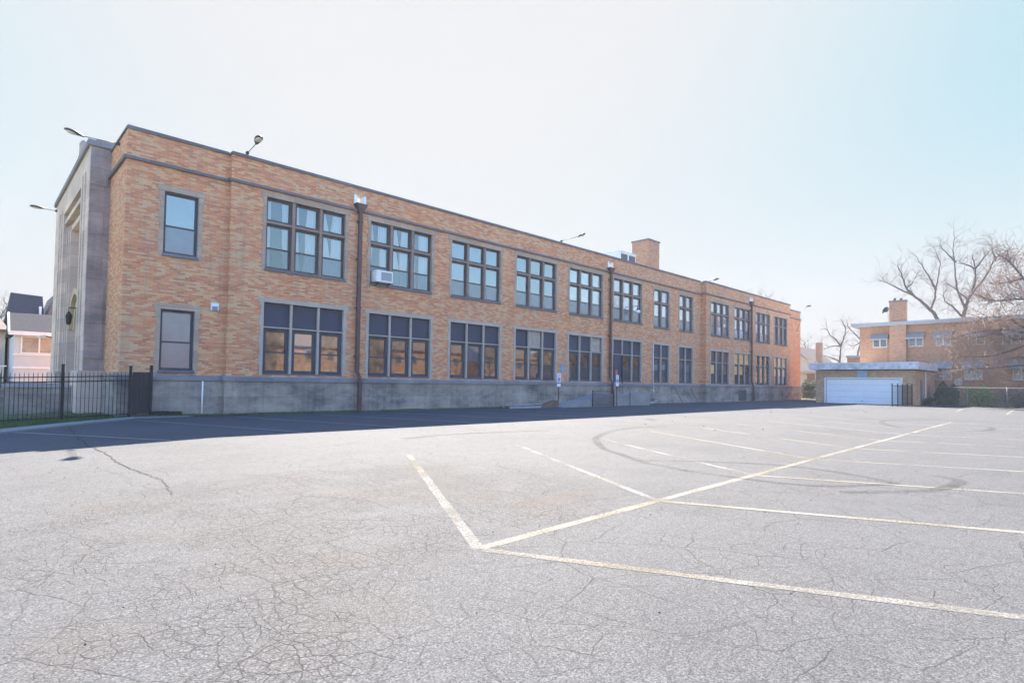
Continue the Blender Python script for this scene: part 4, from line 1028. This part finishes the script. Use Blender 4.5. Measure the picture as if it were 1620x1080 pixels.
def awning_window(ya, yb, zt, zw, zb, awn=True, aw=None):
    """window on the wall facing -X from y=ya..yb with a sloping metal awning"""
    f = MB(); x = hx; w = .09
    f.box(x-.08, x-.002, ya, yb, zb-.1, zb); f.box(x-.06, x-.002, ya, ya+w, zb, zw+.25); f.box(x-.06, x-.002, yb-w, yb, zb, zw+.25); f.box(x-.06, x-.002, ya+w, yb-w, zw+.17, zw+.25)
    ym = (ya+yb)/2; f.box(x-.06, x-.002, ym-.06, ym+.06, zb, zw+.17)
    r = f.build('window', simple('aged_white_frame', (.50,.49,.47), .6), bh)
    g = MB(); g.face([(x-.03,yb-w,zb),(x-.03,ya+w,zb),(x-.03,ya+w,zw+.17),(x-.03,yb-w,zw+.17)]); g.build('pane', G_SCR, r)
    if awn:
        a = MB(); ya2, yb2 = (ya-.14, yb+.14) if aw is None else aw; n = int((yb2-ya2)/.12)
        for k in range(n):
            q0, q1 = ya2+(yb2-ya2)*k/n, ya2+(yb2-ya2)*(k+1)/n; up = .012*(k % 2)
            a.face([(x-.75,q1,zw+up),(x-.75,q0,zw+up),(x-.01,q0,zt+up),(x-.01,q1,zt+up)])
            a.face([(x-.75,q0,zw+up),(x-.75,q1,zw+up),(x-.75,q1,zw-.13+.03*(k % 2)),(x-.75,q0,zw-.13+.03*(k % 2))])
        for q in (ya2, yb2): a.face([(x-.75,q,zw),(x-.01,q,zt),(x-.01,q,zw)])
        a.build('awning', AWN, r)
for ya, yb in ((15.28,16.6),(12.19,13.46),(9.97,11.2),(7.4,8.7),(4.9,6.2),(2.3,3.6),(-.3,1.0)): awning_window(ya, yb, 7.22, 6.62, 5.85)
for ya, yb in ((9.95,11.25),(7.62,9.0),(4.3,5.5),(1.8,3.1),(-1,.3)): awning_window(ya, yb, 4.25, 3.6, 2.5)
awning_window(9.15, 9.75, 0, 2.25, 2.0, False)
dish = thing('satellite_dish', 'grey satellite dish on the house roof edge left of the chimney', 'satellite dish', (69.2, 15.3, 8.4))
b = MB(); b.tube([(69.0,15.2,8.34),(69.0,15.2,9.2),(68.9,15.25,9.45)], .03, 6); b.bar((68.8,15.3,9.5),(68.35,15.6,9.35),.03,.03); b.build('mast', GALV, dish)
b = MB(); c0 = Vector((68.8,15.3,9.55)); ax = Vector((-.8,.55,.25)).normalized(); e1 = ax.orthogonal().normalized(); e2 = ax.cross(e1)
for k in range(4):
    for j in range(14):
        q = lambda r, a: c0+(e1*math.cos(a)+e2*math.sin(a))*r*.42+ax*(.12*r*r)
        a0, a1 = 2*math.pi*j/14, 2*math.pi*(j+1)/14; b.face([q(k/4,a0), q((k+1)/4,a0), q((k+1)/4,a1), q(k/4,a1)])
b.build('reflector', DKMETAL, dish, True)

pf = thing('gate_panel', 'short black iron fence section standing at the garage front corner', 'gate', (57, 11.9, 0))
pp = [(55.3,11.93),(55.95,11.67),(59.4,12.05),(59.55,11.72),(59.7,11.4)]
for x, y in pp: b = MB(); b.bar((x,y,-.05),(x,y,1.92),.07,.07); b.build('post', BLACK, pf)
b = MB()
for (p, q, n) in ((pp[0],pp[1],5),(pp[1],pp[4],26),(pp[2],pp[4],6)):
    for k in range(n+1): x, y = p[0]+(q[0]-p[0])*k/n, p[1]+(q[1]-p[1])*k/n; b.bar((x,y,.1),(x,y,1.78),.014,.014)
b.build('pickets', BLACK, pf)
b = MB()
for (p, q) in ((pp[0],pp[1]),(pp[1],pp[4]),(pp[2],pp[4])):
    for z in (.15,1.7): b.bar((*p,z),(*q,z),.03,.03)
b.build('rail', BLACK, pf)

# hedges and chain link along the right edge of the lot
shrub('hedge', 'dark green rounded evergreen bush beside the garage side wall', 64.9, 66.6, 9.0, 10.75, 2.0, 5200, LEAFD, .085, 'bush')
shrub('hedge', 'yellow green sunlit hedge behind the chain link fence', 64.9, 66.4, 6.5, 8.55, 1.95, 5200, LEAFY, .085)
shrub('shrub', 'thin brown shrub with dry leaves tangled on the chain link fence', 64.7, 66.2, -1.5, 6.4, 1.75, 6500, LEAFB, .07, 'shrub', twigs=500)
shrub('shrub', 'dark low plant by the garage side wall', 62.8, 63.9, 10.55, 11.1, .8, 900, LEAFD, .07, 'plant', twigs=30)
cl = thing('chain_link_fence', 'chain link fence with steel posts along the right edge of the lot', 'fence', (64.4, 5, 0))
P0, P1 = Vector((64.5,10.9,0)), Vector((63.9,-8,0)); n = 7
for k in range(n+1):
    p = P0+(P1-P0)*k/n; b = MB(); b.tube([(p.x,p.y,-.1),(p.x,p.y,1.72)], .035, 8); b.ball((p.x,p.y,1.74), .045, 0, 8, 5); b.build('post', GALV, cl, True)
b = MB(); b.tube([(*P0.xy,1.68),(*P1.xy,1.68)], .022, 6); b.build('rail', GALV, cl, True)
b = MB(); Lf = (P1-P0).length; dv = (P1-P0)/Lf; H_ = 1.6; s = .0
while s < Lf:
    for sg in (1, -1):
        a = P0+dv*s; e = s+sg*H_
        t = 1.0
        if e > Lf: t = (Lf-s)/H_
        if e < 0: t = s/H_
        c = P0+dv*(s+sg*H_*t)
        b.bar((a.x,a.y,.05),(c.x,c.y,.05+H_*t),.005,.005)
    s += .09
b.build('mesh', GALV, cl)

# things beyond the far end of the school
wh = thing('white_gable_house', 'white gabled house with brown roof between the school end and the garage', 'house', (88, 29, 0))
b = MB(); b.box(85, 95, 26.9, 34, -.2, 3.9); b.build('wall', SIDING, wh)
b = MB(); b.face([(84.9,26.6,3.7),(84.9,30.6,7.2),(84.9,34.4,3.7)][::-1]); b.build('gable', SIDING, wh)
b = MB(); b.face([(84.6,26.2,3.5),(95.4,26.2,3.5),(95.4,30.6,7.4),(84.6,30.6,7.4)]); b.face([(84.6,30.6,7.4),(95.4,30.6,7.4),(95.4,34.9,3.5),(84.6,34.9,3.5)]); b.face([(84.6,26.2,3.4),(84.6,34.9,3.4),(95.4,34.9,3.4),(95.4,26.2,3.4)]); b.build('roof', SHINGB, wh)
b = MB(); b.box(88, 88.7, 27.6, 28.3, 4.5, 7.9); b.build('chimney', BRICK3, wh)
b = MB(); b.box(84.8, 85, 27.5, 28.4, 2.0, 3.4); b.build('window', G_DK, wh)
ob = thing('orange_brick_block', 'flat roofed orange brick building glimpsed left of the tall chimneyed house', 'building', (96, 24, 0))
b = MB(); b.box(95, 105, 15, 26.2, -.2, 5.95); b.box(97, 105, 14, 24.0, 5.95, 9.5); b.build('wall', simple('orange_brick', (.46,.22,.10), .85), ob)
b = MB(); b.box(94.8, 105, 14.9, 26.3, 5.95, 6.3); b.build('roof', ROOFEDGE, ob)
shrub('bush', 'round dark green bush on the sunny grass beyond the school end', 78.5, 80.5, 25.3, 27.2, 2.3, 2600, LEAFD, .1, 'bush')
b = MB()
for k in range(26): b.bar((77.0,24.6+.14*k,.0),(77.0,24.6+.14*k,1.1),.05,.02)
b.bar((77.03,24.5,.9),(77.03,28.2,.9),.04,.05); b.bar((77.03,24.5,.3),(77.03,28.2,.3),.04,.05)
b.build('low_fence', simple('weathered_green_fence', (.16,.17,.14), .8), None, label='low weathered fence in front of the round green bush', cat='fence')
b = MB(); b.box(74.5, 100, 20.2, 60, -.3, .0); b.build('back_lawn', simple('sunny_grass', (.14,.17,.05), .95, var=.3, scale=.8), kind='structure')

# ------------------------------------------------------------------ trees
def twig(b, p, d, length, rad, depth, spread, droop=0, kids=3, n=4, wig=.18):
    """one branch and its children"""
    pts = [Vector(p)]; d = Vector(d).normalized(); k = 4 if depth > 0 else 3
    for i in range(k):
        d = (d+Vector((rnd.gauss(0,wig), rnd.gauss(0,wig), rnd.gauss(0,wig)-droop))).normalized(); pts.append(pts[-1]+d*length/k)
    b.tube(pts, [rad*(1-.75*i/k) for i in range(k+1)], n if depth > 0 else 3, cap=False)
    if depth <= 0: return
    for c in range(kids):
        i = rnd.randint(1, k); q = pts[i]
        a = Vector((rnd.gauss(0,1), rnd.gauss(0,1), rnd.gauss(0,1))); a = (a-d*a.dot(d)).normalized()
        nd = (d*(1-spread)+a*spread).normalized()
        twig(b, q, nd, length*rnd.uniform(.45,.75), rad*.5, depth-1, spread, droop, kids, n, wig)
def bare_tree(name, label, limbs, r0, seed, jx=1.2, dens=1.0, tl=1.6, depth=2, spread=.55, mats=(BARK, TWIG), group='bare winter trees round the lot', rt=.035, droop=-.02, kids=3, mintop=.35, base=None):
    """limbs: list of polylines of (x,y,z); first one carries the trunk"""
    global rnd
    keep = rnd; rnd = random.Random(seed)
    base = base or limbs[0][0]
    root = thing(name, label, 'tree', (base[0], base[1], 0), group)
    tr = MB(); tw = MB()
    for li, l in enumerate(limbs):
        off = 0 if li == 0 else rnd.uniform(-jx, jx)
        P = [Vector((p[0]+off*k/(len(l)-1), p[1], p[2])) for k, p in enumerate(l)]
        R0 = r0 if li == 0 else r0*.45*min(1, .45+.12*len(l))
        if li == 0: P = [Vector((base[0], base[1], -.2))]+P
        sp = []
        for k in range(len(P)-1):                                                  # smooth + gnarl
            p0, p1, p2, p3 = P[max(k-1,0)], P[k], P[k+1], P[min(k+2,len(P)-1)]
            for j in range(4):
                t = j/4; q = .5*((2*p1)+(p2-p0)*t+(2*p0-5*p1+4*p2-p3)*t*t+(3*p1-p0-3*p2+p3)*t**3)
                sp.append(q+Vector((rnd.gauss(0,.03),rnd.gauss(0,.03),0)))
        sp.append(P[-1]); m = len(sp)
        rad = [R0*(1-.82*(k/(m-1))**.9) for k in range(m)]
        tr.tube(sp, rad, 7, cap=True)
        for k in range(1, m):
            fr = k/(m-1)
            if li == 0 and fr < mintop: continue
            d = (sp[k]-sp[k-1]).normalized()
            for c in range(max(1, int(dens*(1 if fr < .6 else 2)+rnd.random()*.8))):
                a = Vector((rnd.gauss(0,1), rnd.gauss(0,1), rnd.gauss(.25,.8))).normalized()
                nd = (d*(1-spread)+a*spread).normalized()
                twig(tw, sp[k], nd, tl*rnd.uniform(.55,1.3)*(1 if k < m-1 else 1.2), min(rt, rad[k]*.7), depth, spread, droop, kids)
    tr.build('trunk', mats[0], root, True); tw.build('crown', mats[1], root)
    rnd = keep
    return root
T1 = [[(84.0,13.0,6.5),(84.0,13.39,9.36),(84.0,13.57,10.14),(84.0,14.12,11.1),(84.0,15.0,12.18),(84.0,15.83,13.04),(84.0,16.61,14.07),(84.0,17.0,15.55),(84.0,17.47,16.97)],
 [(84.0,14.12,11.1),(84.0,13.74,12.22),(84.0,13.55,13.5),(84.0,13.36,14.4),(84.0,13.1,15.98),(84.0,13.1,16.9),(84.0,13.58,18.51)],
 [(84.0,13.55,13.5),(84.0,14.1,14.95),(84.0,14.72,16.2),(84.0,15.36,17.62)],[(84.0,15.83,13.04),(84.0,17.15,13.89),(84.0,18.49,14.84),(84.0,19.18,15.09)],[(84.0,16.61,14.07),(84.0,16.09,14.57),(84,15.9,15.2)]]
T2 = [[(86.0,11.3,6.5),(86.0,11.31,9.39),(86.0,11.25,10.3),(86.0,11.06,11.2),(86.0,10.81,12.25),(86.0,10.33,13.26),(86.0,10.09,14.74),(86.0,10.08,15.88),(86.0,10.36,17.43)],
 [(86.0,11.06,11.2),(86.0,11.65,13.01),(86.0,11.94,14.82),(86.0,12.05,16.91),(86.0,12.16,18.48),(86.0,12.02,20.01)],
 [(86.0,10.57,12.68),(86.0,9.45,14.29),(86.0,8.64,15.68),(86.0,8.23,16.59),(86.0,6.84,17.56)],[(86.0,11.37,10.31),(86.0,12.21,11.53),(86.0,12.94,12.29),(86.0,13.12,13.55)],
 [(86.0,10.81,12.25),(86.0,11.77,13.41),(86.0,13.05,14.87)],[(86.0,10.08,15.88),(86.0,10.96,16.53),(86.0,11.92,16.9)],[(86.0,10.08,15.88),(86.0,9.31,16.9),(86.0,8.51,17.9)],
 [(86.0,8.23,16.59),(86.0,8.4,17.51),(86.0,8.5,18.27)],[(86.0,11.92,16.9),(86.0,12.78,18.19),(86.0,13.39,19.22)]]
bare_tree('bare_tree', 'tall bare tree with a leaning forked trunk above the house roof right of the chimney', T1, .3, 3, dens=.7, tl=1.5, rt=.022, kids=4)
bare_tree('bare_tree', 'tall bare tree with upright spreading limbs, rightmost one behind the house roof', T2, .33, 4, dens=.7, tl=1.5, rt=.022, kids=4)
T5 = [[(100.0,28.86,2.0),(100.0,28.8,4.0),(100.0,28.68,5.61),(100.0,28.49,7.22),(100.0,28.49,8.03)],[(100.0,28.49,8.03),(100.0,29.22,9.17),(100.0,30.23,10.13),(100.0,30.69,11.59)],
 [(100.0,28.49,8.03),(100.0,28.13,9.32),(100.0,27.85,10.61),(100.0,28.48,12.36)],[(100.0,28.49,8.03),(100.0,29.58,8.17),(100.0,31.08,7.6)],[(100.0,28.68,5.61),(100.0,29.59,6.24),(100.0,30.89,6.67)]]
bare_tree('bare_tree', 'stocky bare tree with a pale trunk above the garage roof', T5, .36, 5, dens=.45, tl=1.5, rt=.03, kids=2)
T5b = [[(104.0,27.4,2),(104.0,27.3,5.29),(104.0,27.1,7.4),(104.0,26.7,9.0),(104.0,26.4,11)],[(104.0,26.7,9.3),(104.0,27.6,10.4),(104.0,28.3,11.4),(104.0,28.7,12.7)],[(104.0,26.7,8.9),(104.0,27.8,8.4),(104.0,28.5,8.4)],[(104,26.9,8),(104,26.2,9.5),(104,25.8,11)]]
bare_tree('bare_tree', 'slim bare tree hard against the left wall of the chimneyed house', T5b, .26, 6, dens=.5, tl=1.4, rt=.03, kids=2)
def wild(cx, cy, h, w, seed, n=6, zf=.35):
    q = random.Random(seed); l = [[(cx,cy,0),(cx+.1,cy,h*zf*.6),(cx,cy+.1,h*zf),(cx+.2,cy-.2,h*.75),(cx,cy,h*.93)]]
    for k in range(n):
        a = q.uniform(0,6.28); z = h*q.uniform(zf*.7,.6); r = w*q.uniform(.5,1)
        l.append([(cx,cy,z),(cx+math.cos(a)*r*.35,cy+math.sin(a)*r*.35,z+h*.12),(cx+math.cos(a)*r*.7,cy+math.sin(a)*r*.7,z+h*.24),(cx+math.cos(a)*r,cy+math.sin(a)*r,min(h,z+h*.42))])
    return l
bare_tree('bare_tree', 'bare tree showing its crown over the right end of the school roof', wild(83, 34, 15.6, 3.4, 21, 8, .4), .3, 7, dens=.8, tl=1.6, rt=.03)
bare_tree('bare_tree', 'smaller bare tree top over the school roof, left of the other crown', wild(76, 33.6, 14.2, 2.4, 22, 6, .4), .22, 8, dens=.7, tl=1.3, rt=.028)
bare_tree('bare_tree', 'faint far bare tree behind the white gabled house', wild(112, 38, 10.5, 4, 23, 8, .3), .3, 9, dens=.7, tl=1.8, rt=.03)
bare_tree('bare_tree', 'bare tree at the left picture edge behind the bungalow', wild(.3, 74, 9.6, 4, 24, 8, .3), .3, 10, dens=.8, tl=1.8, rt=.035)
T3 = [[(61.0,1.67,.46),(61.0,1.82,3.38),(61.0,2.32,5.35)],[(61.0,2.32,5.35),(61.0,3.41,5.65),(61.0,4.72,5.66),(61.0,5.5,6.0),(61.0,6.09,6.14),(61.0,6.99,5.65),(61.0,7.74,5.31)],
 [(61.0,2.32,5.35),(61.0,3.38,8.41),(61.0,4.5,8.77),(61.0,5.87,8.74),(61.0,6.88,9.26)],[(61.0,3.38,8.41),(61.0,4.11,10.52),(61.0,4.86,11.75),(61.0,5.64,12.54)],
 [(61.0,1.82,3.38),(61.0,3.07,3.9),(61.0,4.56,4.2),(61.0,5.72,3.9)],[(61.0,3.41,5.65),(61.0,4.9,7.26),(61.0,6.48,7.63),(61.0,7.52,7.17)],[(61.0,4.11,10.52),(61.0,5.07,10.38),(61.0,6.06,10.34)],
 [(61.0,1.8,3.4),(61.0,4.0,3.5),(61.0,6.3,3.3),(61.0,8.2,3.2)],[(61.0,2.3,5.35),(61.0,5.0,6.4),(61.0,7.5,6.3),(61.0,9.2,5.6)],[(61.0,3.4,5.6),(61.0,5.5,4.5),(61.0,7.6,4.3),(61,8.9,4.6)],[(61.0,2.32,5.35),(61.0,1.2,8.0),(61.0,-.5,10.4),(61.0,-2,12)],[(61.0,2.32,5.35),(61.6,2.6,8.4),(62,3.0,11.0),(62.4,3.2,13.2)],[(61.0,1.82,3.38),(61.0,0,5.5),(61,-2.2,6.5),(61,-4,6.2)]]
bare_tree('twiggy_tree', 'dense tan twiggy tree spreading in from the right edge in front of the brick house', T3, .3, 12, jx=1.6, dens=2.0, tl=1.45, depth=2, spread=.75, mats=(BARKD, TWIGT), rt=.034, droop=.05, kids=5, mintop=.6)

# ------------------------------------------------------------------ the row across the lot, seen mirrored in the lower windows
def row_house(x0, w, h, y, label):
    r = thing('row_house', label, 'house', (x0+w/2, y-5, 0), 'brick houses facing the school across the lot')
    b = MB(); b.box(x0, x0+w, y-10, y, -.2, h); b.build('wall', BRICK2, r)
    b = MB(); gable(b, x0-.3, x0+w+.3, y-10, y, h, h+2.6, 'x', .4); b.build('roof', SHINGB, r)
    n = int(w/3)
    for z in (1.2, 4.2):
        for k in range(n):
            xa = x0+.8+k*(w-1)/n; f = MB(); f.box(xa, xa+1.3, y+.002, y+.08, z, z+1.6); q = f.build('window', simple('aged_white_frame', (.5,.49,.47)), r)
            g = MB(); g.face([(xa+.1,y+.085,z+.1),(xa+1.2,y+.085,z+.1),(xa+1.2,y+.085,z+1.5),(xa+.1,y+.085,z+1.5)][::-1]); g.build('pane', G_DK, q)
for k, (x0, w, h) in enumerate(((-24,14,6.4),(-6,13,6.0),(12,15,6.8),(31,14,6.2),(50,16,6.6),(71,15,6.3),(91,17,6.7),(113,16,6.4))):
    row_house(x0, w, h, -30-1.2*(k % 3), 'brown brick gabled house across the lot, %s from the street end' % ('first','second','third','fourth','fifth','sixth','seventh','eighth')[k])
    if k < 7: bare_tree('bare_tree', 'bare tree in front of the houses across the lot, %s from the street end' % ('first','second','third','fourth','fifth','sixth','seventh')[k], wild(x0+w+1, -26-1.5*(k % 2), 10.5, 4, 60+k, 8, .3), .3, 70+k, dens=.4, tl=1.8, rt=.04)

# ------------------------------------------------------------------ added veil volume
hm = bpy.data.materials.new('shadow_lift_haze'); hm.use_nodes = True; ht = hm.node_tree; ht.nodes.clear()
ho = ht.nodes.new('ShaderNodeOutputMaterial'); hv_ = ht.nodes.new('ShaderNodeVolumePrincipled')
hv_.inputs['Color'].default_value = (.74,.84,1,1); hv_.inputs['Density'].default_value = .00042; hv_.inputs['Anisotropy'].default_value = .3
ht.links.new(hv_.outputs[0], ho.inputs['Volume'])
b = MB(); b.box(-60, 140, -60, 115, -3, 24); hz = b.build('haze', hm, kind='stuff')  # scattering volume added to lift the dark areas, in place of lens veil
